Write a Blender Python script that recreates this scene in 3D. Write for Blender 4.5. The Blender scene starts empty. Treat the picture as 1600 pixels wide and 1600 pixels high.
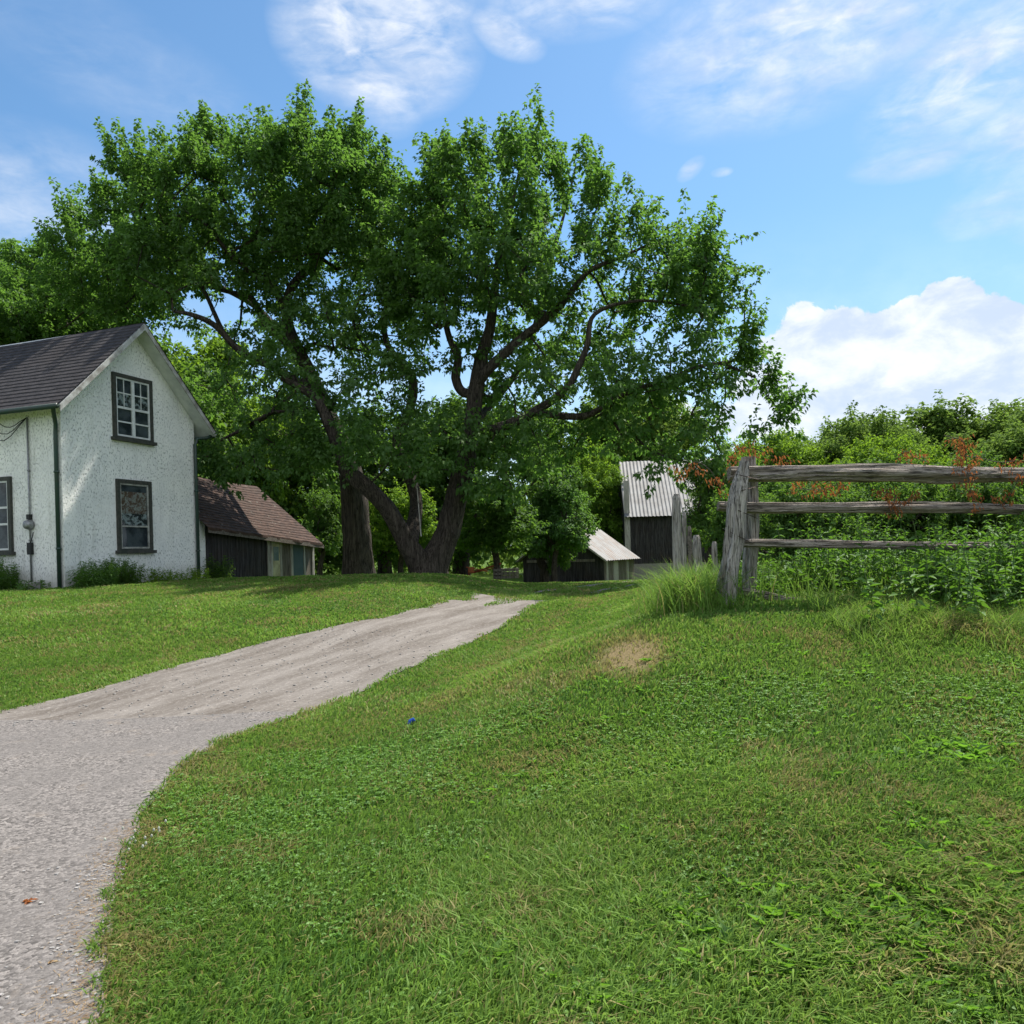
import bpy, math, random
import numpy as np
from mathutils import Vector, Matrix
rng = np.random.default_rng(7); random.seed(7)
S = bpy.context.scene
R = math.radians
# ------------------------------------------------------------------ camera
FPX, CX, CY, EYE, ROLL = 1250.0, 800.0, 860.0, 1.6, R(1.6)
cr, sr = math.cos(ROLL), math.sin(ROLL)
cam_d = bpy.data.cameras.new('camera'); cam = bpy.data.objects.new('camera', cam_d)
S.collection.objects.link(cam); S.camera = cam
cam_d.sensor_width = 36; cam_d.lens = 36 * FPX / 1600; cam_d.shift_y = (CY - 800) / 1600
cam_d.clip_start = 0.05; cam_d.clip_end = 5000
cam.matrix_world = Matrix(((cr, sr, 0, 0), (0, 0, -1, 0), (-sr, cr, 0, EYE), (0, 0, 0, 1)))
# ------------------------------------------------------------------ light and sky
SUN_AZ, SUN_EL = R(50), R(57)        # azimuth measured from +X towards +Y
S.view_settings.view_transform = 'Standard'; S.view_settings.look = 'None'
S.view_settings.exposure = 0.80; S.view_settings.gamma = 1.0
sd = bpy.data.lights.new('sun', 'SUN'); sd.energy = 4.5; sd.angle = R(0.6); sd.color = (1.0, 0.95, 0.86)
so = bpy.data.objects.new('sun', sd); S.collection.objects.link(so)
sv = Vector((math.cos(SUN_EL) * math.cos(SUN_AZ), math.cos(SUN_EL) * math.sin(SUN_AZ), math.sin(SUN_EL)))
so.rotation_euler = sv.to_track_quat('Z', 'Y').to_euler(); so.location = (30, 20, 40)
S.cycles.max_bounces = 6; S.cycles.diffuse_bounces = 3; S.cycles.transmission_bounces = 4
S.cycles.transparent_max_bounces = 8; S.cycles.use_denoising = True
S.cycles.caustics_reflective = False; S.cycles.caustics_refractive = False

class G:                                                   # tiny node-graph writer
    def __init__(s, tree): s.t = tree; s.n = tree.nodes; s.l = tree.links
    def node(s, typ, ins=None, **kw):
        nd = s.n.new(typ)
        for k, v in kw.items(): setattr(nd, k, v)
        for k, v in (ins or {}).items(): s.put(nd.inputs[k], v)
        return nd
    def put(s, sock, v):
        if hasattr(v, 'links') and hasattr(v, 'is_output'): s.l.new(v, sock)
        elif isinstance(v, (tuple, list)):
            v = tuple(v)
            if sock.type == 'RGBA' and len(v) == 3: v = v + (1,)
            sock.default_value = v
        else: sock.default_value = v
    def m(s, op, a, b=0.0, c=0.0, clamp=False):
        nd = s.n.new('ShaderNodeMath'); nd.operation = op; nd.use_clamp = clamp
        s.put(nd.inputs[0], a); s.put(nd.inputs[1], b); s.put(nd.inputs[2], c); return nd.outputs[0]
    def mr(s, v, a, b, c=0.0, d=1.0, smooth=True):
        nd = s.n.new('ShaderNodeMapRange')
        if smooth: nd.interpolation_type = 'SMOOTHSTEP'
        s.put(nd.inputs[0], v)
        for i, q in enumerate((a, b, c, d)): s.put(nd.inputs[i + 1], q)
        return nd.outputs[0]
    def mix(s, f, a, b, mode='MIX'):
        nd = s.n.new('ShaderNodeMix'); nd.data_type = 'RGBA'; nd.blend_type = mode
        s.put(nd.inputs[0], f); s.put(nd.inputs[6], a); s.put(nd.inputs[7], b); return nd.outputs[2]
    def noise(s, vec, scale, detail=4, rough=0.55, dist=0.0, out=0):
        nd = s.node('ShaderNodeTexNoise', {'Scale': scale, 'Detail': detail, 'Roughness': rough, 'Distortion': dist})
        if vec is not None: s.l.new(vec, nd.inputs['Vector'])
        return nd.outputs[out]
    def mapping(s, vec, scale=(1, 1, 1), rot=(0, 0, 0), loc=(0, 0, 0)):
        nd = s.node('ShaderNodeMapping', {'Scale': scale, 'Rotation': rot, 'Location': loc}); s.l.new(vec, nd.inputs['Vector'])
        return nd.outputs[0]

def pixdir(px, py):
    u, v = px - CX, CY - py
    return np.array([(u * cr + v * sr) / FPX, 1.0, (-u * sr + v * cr) / FPX])
def P(px, py, Y):                                          # the world point seen at a photo position, Y metres away
    d = pixdir(px, py); return np.array([d[0] * Y, Y, EYE + d[2] * Y])

W = bpy.data.worlds.new('World'); S.world = W; W.use_nodes = True
wt = W.node_tree; wt.nodes.clear(); g = G(wt)
sky = g.node('ShaderNodeTexSky', sky_type='NISHITA', sun_disc=False, sun_elevation=SUN_EL,
             sun_rotation=math.pi / 2 - SUN_AZ, air_density=1.0, dust_density=0.6, ozone_density=2.2, altitude=200)
tc = g.node('ShaderNodeTexCoord'); D = tc.outputs['Generated']
sep = g.node('ShaderNodeSeparateXYZ', {0: D})
az = g.m('ARCTAN2', sep.outputs[0], sep.outputs[1]); el = g.m('ARCSINE', sep.outputs[2])
def azel(px, py):
    d = pixdir(px, py); return math.atan2(d[0], d[1]), math.atan2(d[2], math.hypot(d[0], d[1]))
def blob(px, py, rx, ry, tilt=0):
    a0, e0 = azel(px, py); wa, we = rx / FPX, ry / FPX
    da = g.m('SUBTRACT', az, a0); de = g.m('SUBTRACT', el, e0)
    c, s_ = math.cos(tilt), math.sin(tilt)
    p = g.m('ADD', g.m('MULTIPLY', da, c / wa), g.m('MULTIPLY', de, s_ / wa))
    q = g.m('ADD', g.m('MULTIPLY', da, -s_ / we), g.m('MULTIPLY', de, c / we))
    r2 = g.m('ADD', g.m('MULTIPLY', p, p), g.m('MULTIPLY', q, q))
    return g.m('SUBTRACT', 1.0, r2)
cmb = g.node('ShaderNodeCombineXYZ', {0: az, 1: el, 2: 0.0}).outputs[0]
wisp_v = g.mapping(cmb, (6, 13, 1), (0, 0, R(-28)))
wn = g.noise(wisp_v, 1.7, 9, 0.58, 0.5)
wn2 = g.noise(g.mapping(cmb, (9, 30, 1), (0, 0, R(-35)), (3, 1, 0)), 2.0, 8, 0.6, 0.6)
wisp = None
for (px, py, rx, ry, t, k) in [(590, 60, 170, 100, -.1, 1.3), (610, 130, 70, 70, -.5, .8), (790, 50, 70, 32, -.35, 1.0), (640, 5, 130, 40, 0, 1.0),
                               (900, 0, 190, 50, 0, .75), (1300, 20, 330, 120, .15, .95), (1530, 100, 170, 75, .35, 1.1),
                               (1450, 245, 110, 28, 0, .7), (1590, 210, 80, 50, .2, .8), (1570, 320, 110, 45, .2, .5),
                               (1080, 264, 26, 13, .5, 1.1), (1128, 269, 18, 7, 0, .8), (60, 330, 200, 110, 0, .5), (200, 120, 260, 80, -.3, .2),
                               (1850, 150, 250, 200, 0, 1), (-350, 200, 250, 160, 0, .7)]:
    b = g.m('MULTIPLY', g.m('MAXIMUM', blob(px, py, rx, ry, t), 0.0), k)
    wisp = b if wisp is None else g.m('MAXIMUM', wisp, b)
wsum = g.m('ADD', g.m('MULTIPLY', wn, .62), g.m('MULTIPLY', wn2, .38))
wd = g.m('MULTIPLY', wisp, g.m('MULTIPLY', g.m('SUBTRACT', wsum, 0.33), 3.8), clamp=True)
wd = g.m('POWER', wd, 1.1)
# cumulus bank low on the right
cn = g.noise(g.mapping(cmb, (1, 1.25, 1), (0, 0, 0), (5, 2, 0)), 9, 10, 0.56, 0.15)
cn_big = g.noise(cmb, 22, 7, 0.6, 0.3)
cum = None
for (px, py, rx, ry, k) in [(1500, 615, 300, 140, 1.0), (1488, 500, 60, 62, 1.0), (1550, 515, 45, 60, .9), (1285, 525, 50, 45, .9), (1420, 520, 50, 55, .9), (1400, 545, 80, 60, .9), (1270, 545, 90, 75, .9), (1580, 590, 150, 95, 1),
                            (1290, 610, 160, 80, 1.0), (1900, 590, 300, 170, 1.0), (1180, 650, 160, 60, .5), (2400, 620, 500, 170, 1)]:
    b = g.m('MULTIPLY', g.m('MAXIMUM', blob(px, py, rx, ry), 0.0), k)
    cum = b if cum is None else g.m('MAXIMUM', cum, b)
cv = g.m('ADD', g.m('MULTIPLY', cum, 1.0), g.m('MULTIPLY', g.m('SUBTRACT', cn, 0.5), 1.3))
cv = g.m('ADD', cv, g.m('MULTIPLY', g.m('SUBTRACT', cn_big, 0.5), 1.25))
cd = g.m('MULTIPLY', g.mr(cv, 0.19, 0.33), g.mr(cum, 0.0, 0.12))
haze = g.mr(el, 0.0, 0.40, 0.60, 0.0)
behind = g.m('MULTIPLY', g.mr(sep.outputs[1], 0.15, -0.35), g.mr(g.noise(D, 2.2, 8, .6, .3), .27, .47))   # broken white cloud, unseen behind the camera, added to brighten shaded faces
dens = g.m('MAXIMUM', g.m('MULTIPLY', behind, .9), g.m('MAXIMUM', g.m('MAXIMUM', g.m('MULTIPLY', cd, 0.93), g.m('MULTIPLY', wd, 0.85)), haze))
shade = g.mr(g.noise(g.mapping(cmb, (1, 1.6, 1), (0, 0, 0), (2.03, 2.02, 0)), 13, 8, 0.6, 0.2), 0.35, 0.66)
ccol = g.mix(shade, (0.52, 0.60, 0.74), (0.80, 0.82, 0.85))
skyc = g.mix(1.0, sky.outputs[0], (0.74, 0.99, 1.07), 'MULTIPLY')
bg1 = g.node('ShaderNodeBackground', {'Color': skyc, 'Strength': 0.094})
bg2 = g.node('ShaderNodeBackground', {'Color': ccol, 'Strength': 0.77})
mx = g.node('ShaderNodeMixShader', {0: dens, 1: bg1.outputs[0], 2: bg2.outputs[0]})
g.node('ShaderNodeOutputWorld', {0: mx.outputs[0]})

# ------------------------------------------------------------------ helpers
def smooth(t): t = np.clip(t, 0, 1); return t * t * (3 - 2 * t)
_tab = np.random.default_rng(3).random(65536)
def vnoise(x, y, z=0.0):
    x, y, z = np.broadcast_arrays(np.asarray(x, float), np.asarray(y, float), np.asarray(z, float))
    xi, yi, zi = np.floor(x).astype(np.int64), np.floor(y).astype(np.int64), np.floor(z).astype(np.int64)
    fx, fy, fz = smooth(x - xi), smooth(y - yi), smooth(z - zi)
    def h(a, b, c): return _tab[(a * 73856093 ^ b * 19349663 ^ c * 83492791) & 65535]
    r = 0
    for i in (0, 1):
        for j in (0, 1):
            for k in (0, 1):
                r = r + h(xi + i, yi + j, zi + k) * (fx if i else 1 - fx) * (fy if j else 1 - fy) * (fz if k else 1 - fz)
    return r
def fbm(x, y, z=0.0, o=3):
    r, a, t = 0, 1.0, 0
    for i in range(o):
        r = r + a * vnoise(np.asarray(x) * 2 ** i + 17 * i, np.asarray(y) * 2 ** i, np.asarray(z) * 2 ** i); t += a; a *= .5
    return r / t
def H(x, y):                                               # the lie of the land
    x, y = np.asarray(x, float), np.asarray(y, float)
    amp = .97 - .42 * smooth((x + 3) / 4)
    base = amp * smooth((y - 7) / 12)
    fall = .042 * np.clip(y - 24, 0, 40); base = base - fall
    xl = -1.6 + .33 * np.clip(y - 8, 0, 40)
    w = smooth((x - xl) / 3.6) * smooth((y - 1.8) / 6.6) * (1 - smooth((y - 16) / 16))
    h = base + (.98 - base) * w
    h = h + (fbm(x * .8, y * .8, 0, 3) - .5) * .105 * smooth((np.abs(x + 3) + y - 4) / 6) * smooth((y + 60) / 60)
    return h
def ground_hit(px, py, lo=1.5, hi=120.):
    d = pixdir(px, py); ys = np.linspace(lo, hi, 6000)
    below = EYE + d[2] * ys < H(d[0] * ys, ys)
    y = ys[np.argmax(below)] if below.any() else hi
    return np.array([d[0] * y, y, H(d[0] * y, y)])

def tag(o, label=None, cat=None, group=None, kind=None):
    if label: o['label'] = label
    if cat: o['category'] = cat
    if group: o['group'] = group
    if kind: o['kind'] = kind
    return o
def link(o, parent=None):
    S.collection.objects.link(o)
    if parent is not None: o.parent = parent
    return o
def thing(name, label, cat, loc=(0, 0, 0), rz=0, group=None):
    o = bpy.data.objects.new(name, None); o.empty_display_size = .2; link(o); o.location = loc; o.rotation_euler = (0, 0, rz)
    return tag(o, label, cat, group)
def raw_mesh(name, v, tris=None, quads=None, attrs=None, smooth_sh=False):
    me = bpy.data.meshes.new(name); v = np.asarray(v, np.float32)
    me.vertices.add(len(v)); me.vertices.foreach_set('co', v.ravel())
    li, ls = [], []; n = 0
    for arr, k in ((tris, 3), (quads, 4)):
        if arr is None or len(arr) == 0: continue
        arr = np.asarray(arr, np.int32); li.append(arr.ravel()); ls.append(n + np.arange(len(arr)) * k); n += arr.size
    li = np.concatenate(li).astype(np.int32); ls = np.concatenate(ls).astype(np.int32)
    me.loops.add(len(li)); me.loops.foreach_set('vertex_index', li)
    me.polygons.add(len(ls)); me.polygons.foreach_set('loop_start', ls)
    me.update(calc_edges=True)
    if smooth_sh: me.polygons.foreach_set('use_smooth', np.ones(len(ls), bool))
    for k, a in (attrs or {}).items():
        at = me.attributes.new(k, 'FLOAT', 'POINT'); at.data.foreach_set('value', np.asarray(a, np.float32))
    me.validate(clean_customdata=False)
    return me
def mobj(name, me, mat, parent=None, loc=None):
    me.materials.append(mat); o = bpy.data.objects.new(name, me); link(o, parent)
    if loc is not None: o.location = loc
    return o
class MB:
    def __init__(s): s.v, s.f = [], []
    def poly(s, pts, faces):
        n = len(s.v); s.v += [tuple(map(float, p)) for p in pts]; s.f += [tuple(i + n for i in f) for f in faces]; return s
    def hexa(s, p):                                        # eight corners: bottom four, top four
        return s.poly(p, [(0, 3, 2, 1), (4, 5, 6, 7), (0, 1, 5, 4), (1, 2, 6, 5), (2, 3, 7, 6), (3, 0, 4, 7)])
    def box(s, a, b):
        (x0, y0, z0), (x1, y1, z1) = a, b
        return s.hexa([(x0, y0, z0), (x1, y0, z0), (x1, y1, z0), (x0, y1, z0), (x0, y0, z1), (x1, y0, z1), (x1, y1, z1), (x0, y1, z1)])
    def tube(s, pts, rad, n=8, rough=0.0, squash=1.0, cap=True, freq=1.6):
        pts = [np.array(p, float) for p in pts]
        if np.isscalar(rad): rad = [rad] * len(pts)
        rings = []; ref = None
        for i, p in enumerate(pts):
            t = pts[min(i + 1, len(pts) - 1)] - pts[max(i - 1, 0)]; t /= np.linalg.norm(t) + 1e-9
            if ref is None:
                ref = np.array([0, 0, 1.]) if abs(t[2]) < .8 else np.array([1., 0, 0])
            a = np.cross(t, ref); a /= np.linalg.norm(a) + 1e-9; b = np.cross(a, t); ref = b if abs(t @ b) < .5 else ref
            ring = []
            for k in range(n):
                th = 2 * math.pi * k / n
                rr = rad[i] * (1 + rough * (2 * float(fbm(math.cos(th) * freq + 9, math.sin(th) * freq, i * .11, 3)) - 1))
                ring.append(p + a * math.cos(th) * rr + b * math.sin(th) * rr * squash)
            rings.append(ring)
        base = len(s.v); s.v += [tuple(map(float, q)) for r_ in rings for q in r_]
        for i in range(len(pts) - 1):
            for k in range(n):
                k2 = (k + 1) % n
                s.f.append((base + i * n + k, base + i * n + k2, base + (i + 1) * n + k2, base + (i + 1) * n + k))
        if cap:
            s.f.append(tuple(base + k for k in range(n))[::-1]); s.f.append(tuple(base + (len(pts) - 1) * n + k for k in range(n)))
        return s
    def build(s, name, mat, parent=None, sm=False, bevel=0, loc=None):
        me = bpy.data.meshes.new(name); me.from_pydata(s.v, [], s.f); me.update()
        if sm: me.polygons.foreach_set('use_smooth', [True] * len(me.polygons))
        o = mobj(name, me, mat, parent, loc)
        if bevel:
            b = o.modifiers.new('bevel', 'BEVEL'); b.width = bevel; b.segments = 2; b.limit_method = 'ANGLE'
        return o

BROWN = ground_hit(985, 1022)
# ------------------------------------------------------------------ materials
def mat(name):
    m = bpy.data.materials.new(name); m.use_nodes = True; m.node_tree.nodes.clear(); return m, G(m.node_tree)
def finish(g, shader, disp=None):
    g.node('ShaderNodeOutputMaterial', {0: shader})
def pbsdf(g, col, rough=0.7, spec=0.3, metal=0.0, bump=None, bs=0.5, bd=0.01, normal=None):
    ins = {'Base Color': col, 'Roughness': rough, 'Metallic': metal, 'Specular IOR Level': spec}
    nd = g.node('ShaderNodeBsdfPrincipled', ins)
    if bump is not None:
        b = g.node('ShaderNodeBump', {'Strength': bs, 'Distance': bd, 'Height': bump}); g.l.new(b.outputs[0], nd.inputs['Normal'])
    return nd.outputs[0]
def obj_co(g): return g.node('ShaderNodeTexCoord').outputs['Object']
def simple(name, c1, c2=None, scale=6, rough=.6, metal=0, spec=.3, bump=0.0, stretch=(1, 1, 1)):
    m, g = mat(name); co = g.mapping(obj_co(g), stretch); n = g.noise(co, scale, 6, .6)
    col = g.mix(g.mr(n, .3, .7), c1, c2 or tuple(x * .7 for x in c1))
    finish(g, pbsdf(g, col, rough, spec, metal, n if bump else None, .6, bump)); return m
def leaf_mat(name, cols, trans, tfac=.4, gloss=.05, patch=.25, sheen_rough=.62):
    m, g = mat(name); a = g.node('ShaderNodeAttribute', attribute_name='rnd').outputs['Fac']
    n = g.noise(obj_co(g), patch * 2, 3, .6)
    f = g.m('ADD', g.m('MULTIPLY', a, .6), g.m('MULTIPLY', g.mr(n, .3, .7), .4))
    rp = g.node('ShaderNodeValToRGB', {0: f}); e = rp.color_ramp.elements
    while len(e) < len(cols): e.new(.5)
    for i, c in enumerate(cols): e[i].position = i / (len(cols) - 1); e[i].color = (*c, 1)
    d = g.node('ShaderNodeBsdfDiffuse', {0: rp.outputs[0]})
    tcol = g.mix(f, tuple(x * .7 for x in trans), trans)
    t = g.node('ShaderNodeBsdfTranslucent', {0: tcol})
    mx = g.node('ShaderNodeMixShader', {0: tfac, 1: d.outputs[0], 2: t.outputs[0]})
    gl = g.node('ShaderNodeBsdfGlossy', {'Color': (.8, .9, .75, 1), 'Roughness': sheen_rough})
    mx2 = g.node('ShaderNodeMixShader', {0: gloss * .55, 1: mx.outputs[0], 2: gl.outputs[0]})
    finish(g, mx2.outputs[0]); return m
M = {}
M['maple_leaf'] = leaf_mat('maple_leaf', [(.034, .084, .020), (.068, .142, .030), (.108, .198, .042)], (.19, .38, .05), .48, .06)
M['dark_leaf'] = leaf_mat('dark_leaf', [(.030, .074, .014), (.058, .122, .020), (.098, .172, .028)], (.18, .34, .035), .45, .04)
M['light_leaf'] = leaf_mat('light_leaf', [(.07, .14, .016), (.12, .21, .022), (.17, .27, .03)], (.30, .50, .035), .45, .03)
M['far_leaf'] = leaf_mat('far_leaf', [(.07, .13, .026), (.115, .19, .034), (.16, .245, .045)], (.24, .38, .06), .4, .02, .12)
M['weed_leaf'] = leaf_mat('weed_leaf', [(.035, .095, .014), (.065, .15, .020), (.11, .22, .03)], (.17, .36, .03), .38, .08, 1.5)
M['bright_weed'] = leaf_mat('bright_weed', [(.055, .145, .016), (.10, .22, .022), (.15, .30, .035)], (.24, .50, .04), .42, .08, 1.5)
M['dead_leaf'] = leaf_mat('dead_leaf', [(.16, .045, .015), (.30, .095, .03), (.42, .16, .06)], (.5, .18, .05), .35, .03, 3)
M['green_stem'] = simple('green_stem', (.05, .10, .02), (.09, .12, .04), 6, .8)
M['white_petal'] = simple('white_petal', (.55, .56, .46), rough=.8)
# grass: green, with dry blades where the 'dry' attribute says
m, g = mat('grass_blade')
a = g.node('ShaderNodeAttribute', attribute_name='rnd').outputs['Fac']; dr = g.node('ShaderNodeAttribute', attribute_name='dry').outputs['Fac']
rp = g.node('ShaderNodeValToRGB', {0: a}); e = rp.color_ramp.elements; e.new(.5)
for i, c in enumerate([(.050, .125, .018), (.110, .230, .028), (.20, .335, .055)]): e[i].position = i * .5; e[i].color = (*c, 1)
lush = g.noise(obj_co(g), .35, 4, .6); col = g.mix(g.m('MULTIPLY', g.mr(lush, .35, .65), .5), rp.outputs[0], (.16, .22, .045))
straw = g.mix(a, (.24, .19, .07), (.38, .30, .14)); col = g.mix(dr, col, straw)
tr = g.mix(dr, g.mix(a, (.14, .28, .035), (.30, .46, .075)), (.32, .27, .1))
d = g.node('ShaderNodeBsdfDiffuse', {0: col}); t = g.node('ShaderNodeBsdfTranslucent', {0: tr}); gl = g.node('ShaderNodeBsdfGlossy', {'Roughness': .6, 'Color': (.8, .9, .7, 1)})
mx = g.node('ShaderNodeMixShader', {0: .38, 1: d.outputs[0], 2: t.outputs[0]}); mx2 = g.node('ShaderNodeMixShader', {0: .02, 1: mx.outputs[0], 2: gl.outputs[0]})
finish(g, mx2.outputs[0]); M['grass'] = m
# ground below the blades
m, g = mat('ground_turf'); co = obj_co(g)
n1 = g.noise(co, .35, 4, .6); n2 = g.noise(co, 9, 8, .7); n3 = g.noise(co, 60, 4, .7)
col = g.mix(g.mr(n2, .3, .7), (.035, .07, .010), (.09, .15, .018)); col = g.mix(g.m('MULTIPLY', g.mr(n1, .4, .7), .5), col, (.10, .155, .02))
col = g.mix(g.m('MULTIPLY', g.mr(n3, .55, .75), .5), col, (.08, .06, .025))
dv = g.node('ShaderNodeVectorMath', {0: g.mapping(co, (2.2, 1.3, 0), (0, 0, 0), (-BROWN[0] * 2.2, -BROWN[1] * 1.3, 0))}, operation='LENGTH').outputs['Value']
bare = g.m('ADD', dv, g.m('MULTIPLY', g.m('SUBTRACT', n2, .5), 1.1)); col = g.mix(g.mr(bare, .35, .85, 1, 0), col, (.235, .18, .09))
finish(g, pbsdf(g, col, .95, .1, 0, g.m('ADD', n3, n2), .8, .03)); M['turf'] = m
# asphalt
m, g = mat('asphalt'); co = obj_co(g)
vo = g.node('ShaderNodeTexVoronoi', {'Vector': co, 'Scale': 62.0, 'Randomness': 1.0}); n1 = g.noise(co, .9, 6, .65); n2 = g.noise(co, 130, 3, .7)
sepc = g.node('ShaderNodeSeparateColor', {0: vo.outputs['Color']})
col = g.mix(sepc.outputs[0], (.05, .045, .041), (.34, .305, .28)); col = g.mix(g.mr(n1, .35, .7), col, g.mix(sepc.outputs[1], (.105, .095, .087), (.245, .222, .206)), 'MIX')
col = g.mix(g.m('MULTIPLY', g.mr(n2, .35, .7), .55), col, (.09, .08, .075))
dirt = g.mr(g.noise(co, 2.2, 8, .7), .58, .72); col = g.mix(g.m('MULTIPLY', dirt, .35), col, (.30, .23, .16))
finish(g, pbsdf(g, col, .85, .25, 0, g.m('SUBTRACT', n2, vo.outputs['Distance']), .7, .006)); M['asphalt'] = m
# driveway: worn asphalt with stone dust
m, g = mat('worn_drive'); co = obj_co(g)
sx_ = g.node('ShaderNodeSeparateXYZ', {0: co}); ac = g.m('SUBTRACT', g.m('MULTIPLY', sx_.outputs[0], 1.9), g.m('MULTIPLY', sx_.outputs[1], .93)); al = g.m('ADD', g.m('MULTIPLY', sx_.outputs[0], .12), g.m('MULTIPLY', sx_.outputs[1], .25)); n1 = g.noise(g.node('ShaderNodeCombineXYZ', {0: ac, 1: al, 2: 0.0}).outputs[0], 1.6, 9, .7); n2 = g.noise(co, 110, 3, .7); n3 = g.noise(co, 22, 6, .7)
col = g.mix(g.mr(n1, .32, .68), (.125, .105, .087), (.275, .248, .222)); col = g.mix(g.m('MULTIPLY', g.mr(n2, .35, .65), .5), col, (.11, .095, .085))
col = g.mix(g.m('MULTIPLY', g.mr(n3, .5, .7), .45), col, (.42, .38, .34))
finish(g, pbsdf(g, col, .92, .15, 0, g.m('ADD', n2, n3), .7, .01)); M['drive'] = m
# stucco
m, g = mat('stucco'); co = obj_co(g)
n1 = g.noise(g.mapping(co, (1, 1, .6)), 26, 3, .5, .2); n2 = g.noise(co, 1.1, 6, .65); vo = g.node('ShaderNodeTexVoronoi', {'Vector': g.mapping(co, (1, 1, .7)), 'Scale': 16.0}); n4 = g.noise(g.mapping(co, (3, 3, .35)), 1.2, 6, .7)
pits = g.mr(n1, .545, .64); sel = g.mr(g.noise(co, .8, 3, .5), .3, .6)
col = g.mix(g.mr(n2, .35, .7), (.90, .89, .84), (.78, .78, .75)); col = g.mix(g.m('MULTIPLY', g.m('MULTIPLY', pits, .6), sel), col, (.24, .25, .24))
col = g.mix(g.m('MULTIPLY', g.mr(n4, .52, .75), .45), col, (.42, .42, .37)); zz = g.node('ShaderNodeSeparateXYZ', {0: co}).outputs[2]; col = g.mix(g.m('MULTIPLY', g.mr(g.m('ADD', zz, g.m('MULTIPLY', n2, .9)), .55, 1.15, 1, 0), .55), col, (.36, .34, .28))
finish(g, pbsdf(g, col, .9, .2, 0, g.m('SUBTRACT', g.m('MULTIPLY', vo.outputs['Distance'], .5), pits), .8, .016)); M['stucco'] = m
def wood_mat(name, c1, c2, c3, axis='z', scale=1.0, bump=.01, moss=None):
    m, g = mat(name); co = obj_co(g); st = {'z': (14, 14, .8), 'x': (.8, 14, 14), 'y': (14, .8, 14)}[axis]
    v = g.mapping(co, tuple(x * scale for x in st)); n1 = g.noise(v, 1.6, 8, .7, .35); n2 = g.noise(co, 3 * scale, 5, .6); n3 = g.noise(g.mapping(co, tuple(x * scale * 3 for x in st)), 1.5, 4, .7)
    col = g.mix(g.mr(n1, .32, .68), c1, c2); col = g.mix(g.m('MULTIPLY', g.mr(n2, .45, .75), .6), col, c3)
    crack = g.mr(n3, .36, .46, 1, 0); col = g.mix(g.m('MULTIPLY', crack, .75), col, tuple(x * .22 for x in c1))
    finish(g, pbsdf(g, col, .9, .15, 0, g.m('SUBTRACT', n1, g.m('MULTIPLY', crack, .7)), 1.0, bump)); return m
M['rail_wood'] = wood_mat('rail_wood', (.20, .165, .135), (.46, .405, .355), (.26, .21, .16), 'x', 1.2, .05)
M['post_wood'] = wood_mat('post_wood', (.24, .215, .19), (.54, .50, .46), (.33, .29, .23), 'z', 1.2, .05)
M['barn_board'] = wood_mat('barn_board', (.022, .021, .022), (.075, .070, .070), (.05, .038, .030), 'z', .5, .02)
M['grey_board'] = wood_mat('grey_board', (.10, .085, .072), (.24, .215, .19), (.15, .125, .10), 'z', .5, .012)
M['pale_board'] = wood_mat('pale_board', (.28, .26, .23), (.48, .46, .42), (.33, .29, .24), 'z', .5, .006)
M['brown_trim'] = wood_mat('brown_trim', (.10, .085, .07), (.22, .19, .165), (.13, .11, .09), 'y', .5, .006)
M['bark'] = wood_mat('bark', (.034, .027, .022), (.15, .125, .10), (.08, .07, .055), 'z', .8, .12)
M['twig'] = simple('twig', (.045, .036, .028), (.08, .065, .05), 4, .9)
M['dark_frame'] = simple('dark_frame', (.030, .036, .030), (.07, .065, .055), 12, .6, bump=.003)
M['white_sash'] = simple('white_sash', (.72, .73, .72), (.55, .56, .54), 9, .5)
M['soffit'] = simple('soffit', (.70, .71, .70), (.52, .54, .54), 3, .7)
M['pipe_green'] = simple('pipe_green', (.022, .055, .045), (.035, .05, .04), 8, .45, spec=.5)
M['grey_metal'] = simple('grey_metal', (.32, .33, .34), (.2, .2, .2), 20, .45, metal=.6)
M['black_cable'] = simple('black_cable', (.02, .02, .02), rough=.5)
M['wire'] = simple('wire', (.05, .04, .035), (.10, .06, .04), 40, .6, metal=.5)
M['concrete'] = simple('concrete', (.30, .28, .25), (.18, .17, .15), 14, .95, bump=.01)
M['rust_red'] = simple('rust_red', (.33, .055, .028), (.20, .05, .03), 14, .6)
M['orange'] = simple('orange_paint', (.50, .14, .04), (.3, .1, .05), 14, .6)
M['blue_plastic'] = simple('blue_plastic', (.03, .10, .45), rough=.4)
M['dirt'] = simple('dirt', (.24, .17, .11), (.14, .10, .065), 30, .98, bump=.02)
M['pebble'] = simple('pebble', (.34, .32, .30), (.2, .19, .18), 20, .8)
def shingle_mat(name, c1, c2, c3, lichen=0.0):
    m, g = mat(name); co = obj_co(g)
    n1 = g.noise(g.mapping(co, (3.2, 3.2, 7)), 1.5, 5, .7); n2 = g.noise(co, .5, 4, .6); n3 = g.noise(co, 45, 3, .6)
    col = g.mix(g.mr(n1, .3, .7), c1, c2); col = g.mix(g.m('MULTIPLY', g.mr(n2, .4, .7), .5), col, c3)
    if lichen: col = g.mix(g.m('MULTIPLY', g.mr(g.noise(co, 5, 7, .7), .60, .68), lichen), col, (.34, .33, .28))
    finish(g, pbsdf(g, col, .88, .25, 0, g.m('ADD', n3, n1), .8, .012)); return m
M['roof_dark'] = shingle_mat('roof_dark', (.024, .022, .024), (.060, .054, .056), (.045, .036, .034))
M['roof_brown'] = shingle_mat('roof_brown', (.032, .019, .014), (.10, .058, .042), (.07, .05, .038), .5)
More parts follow.
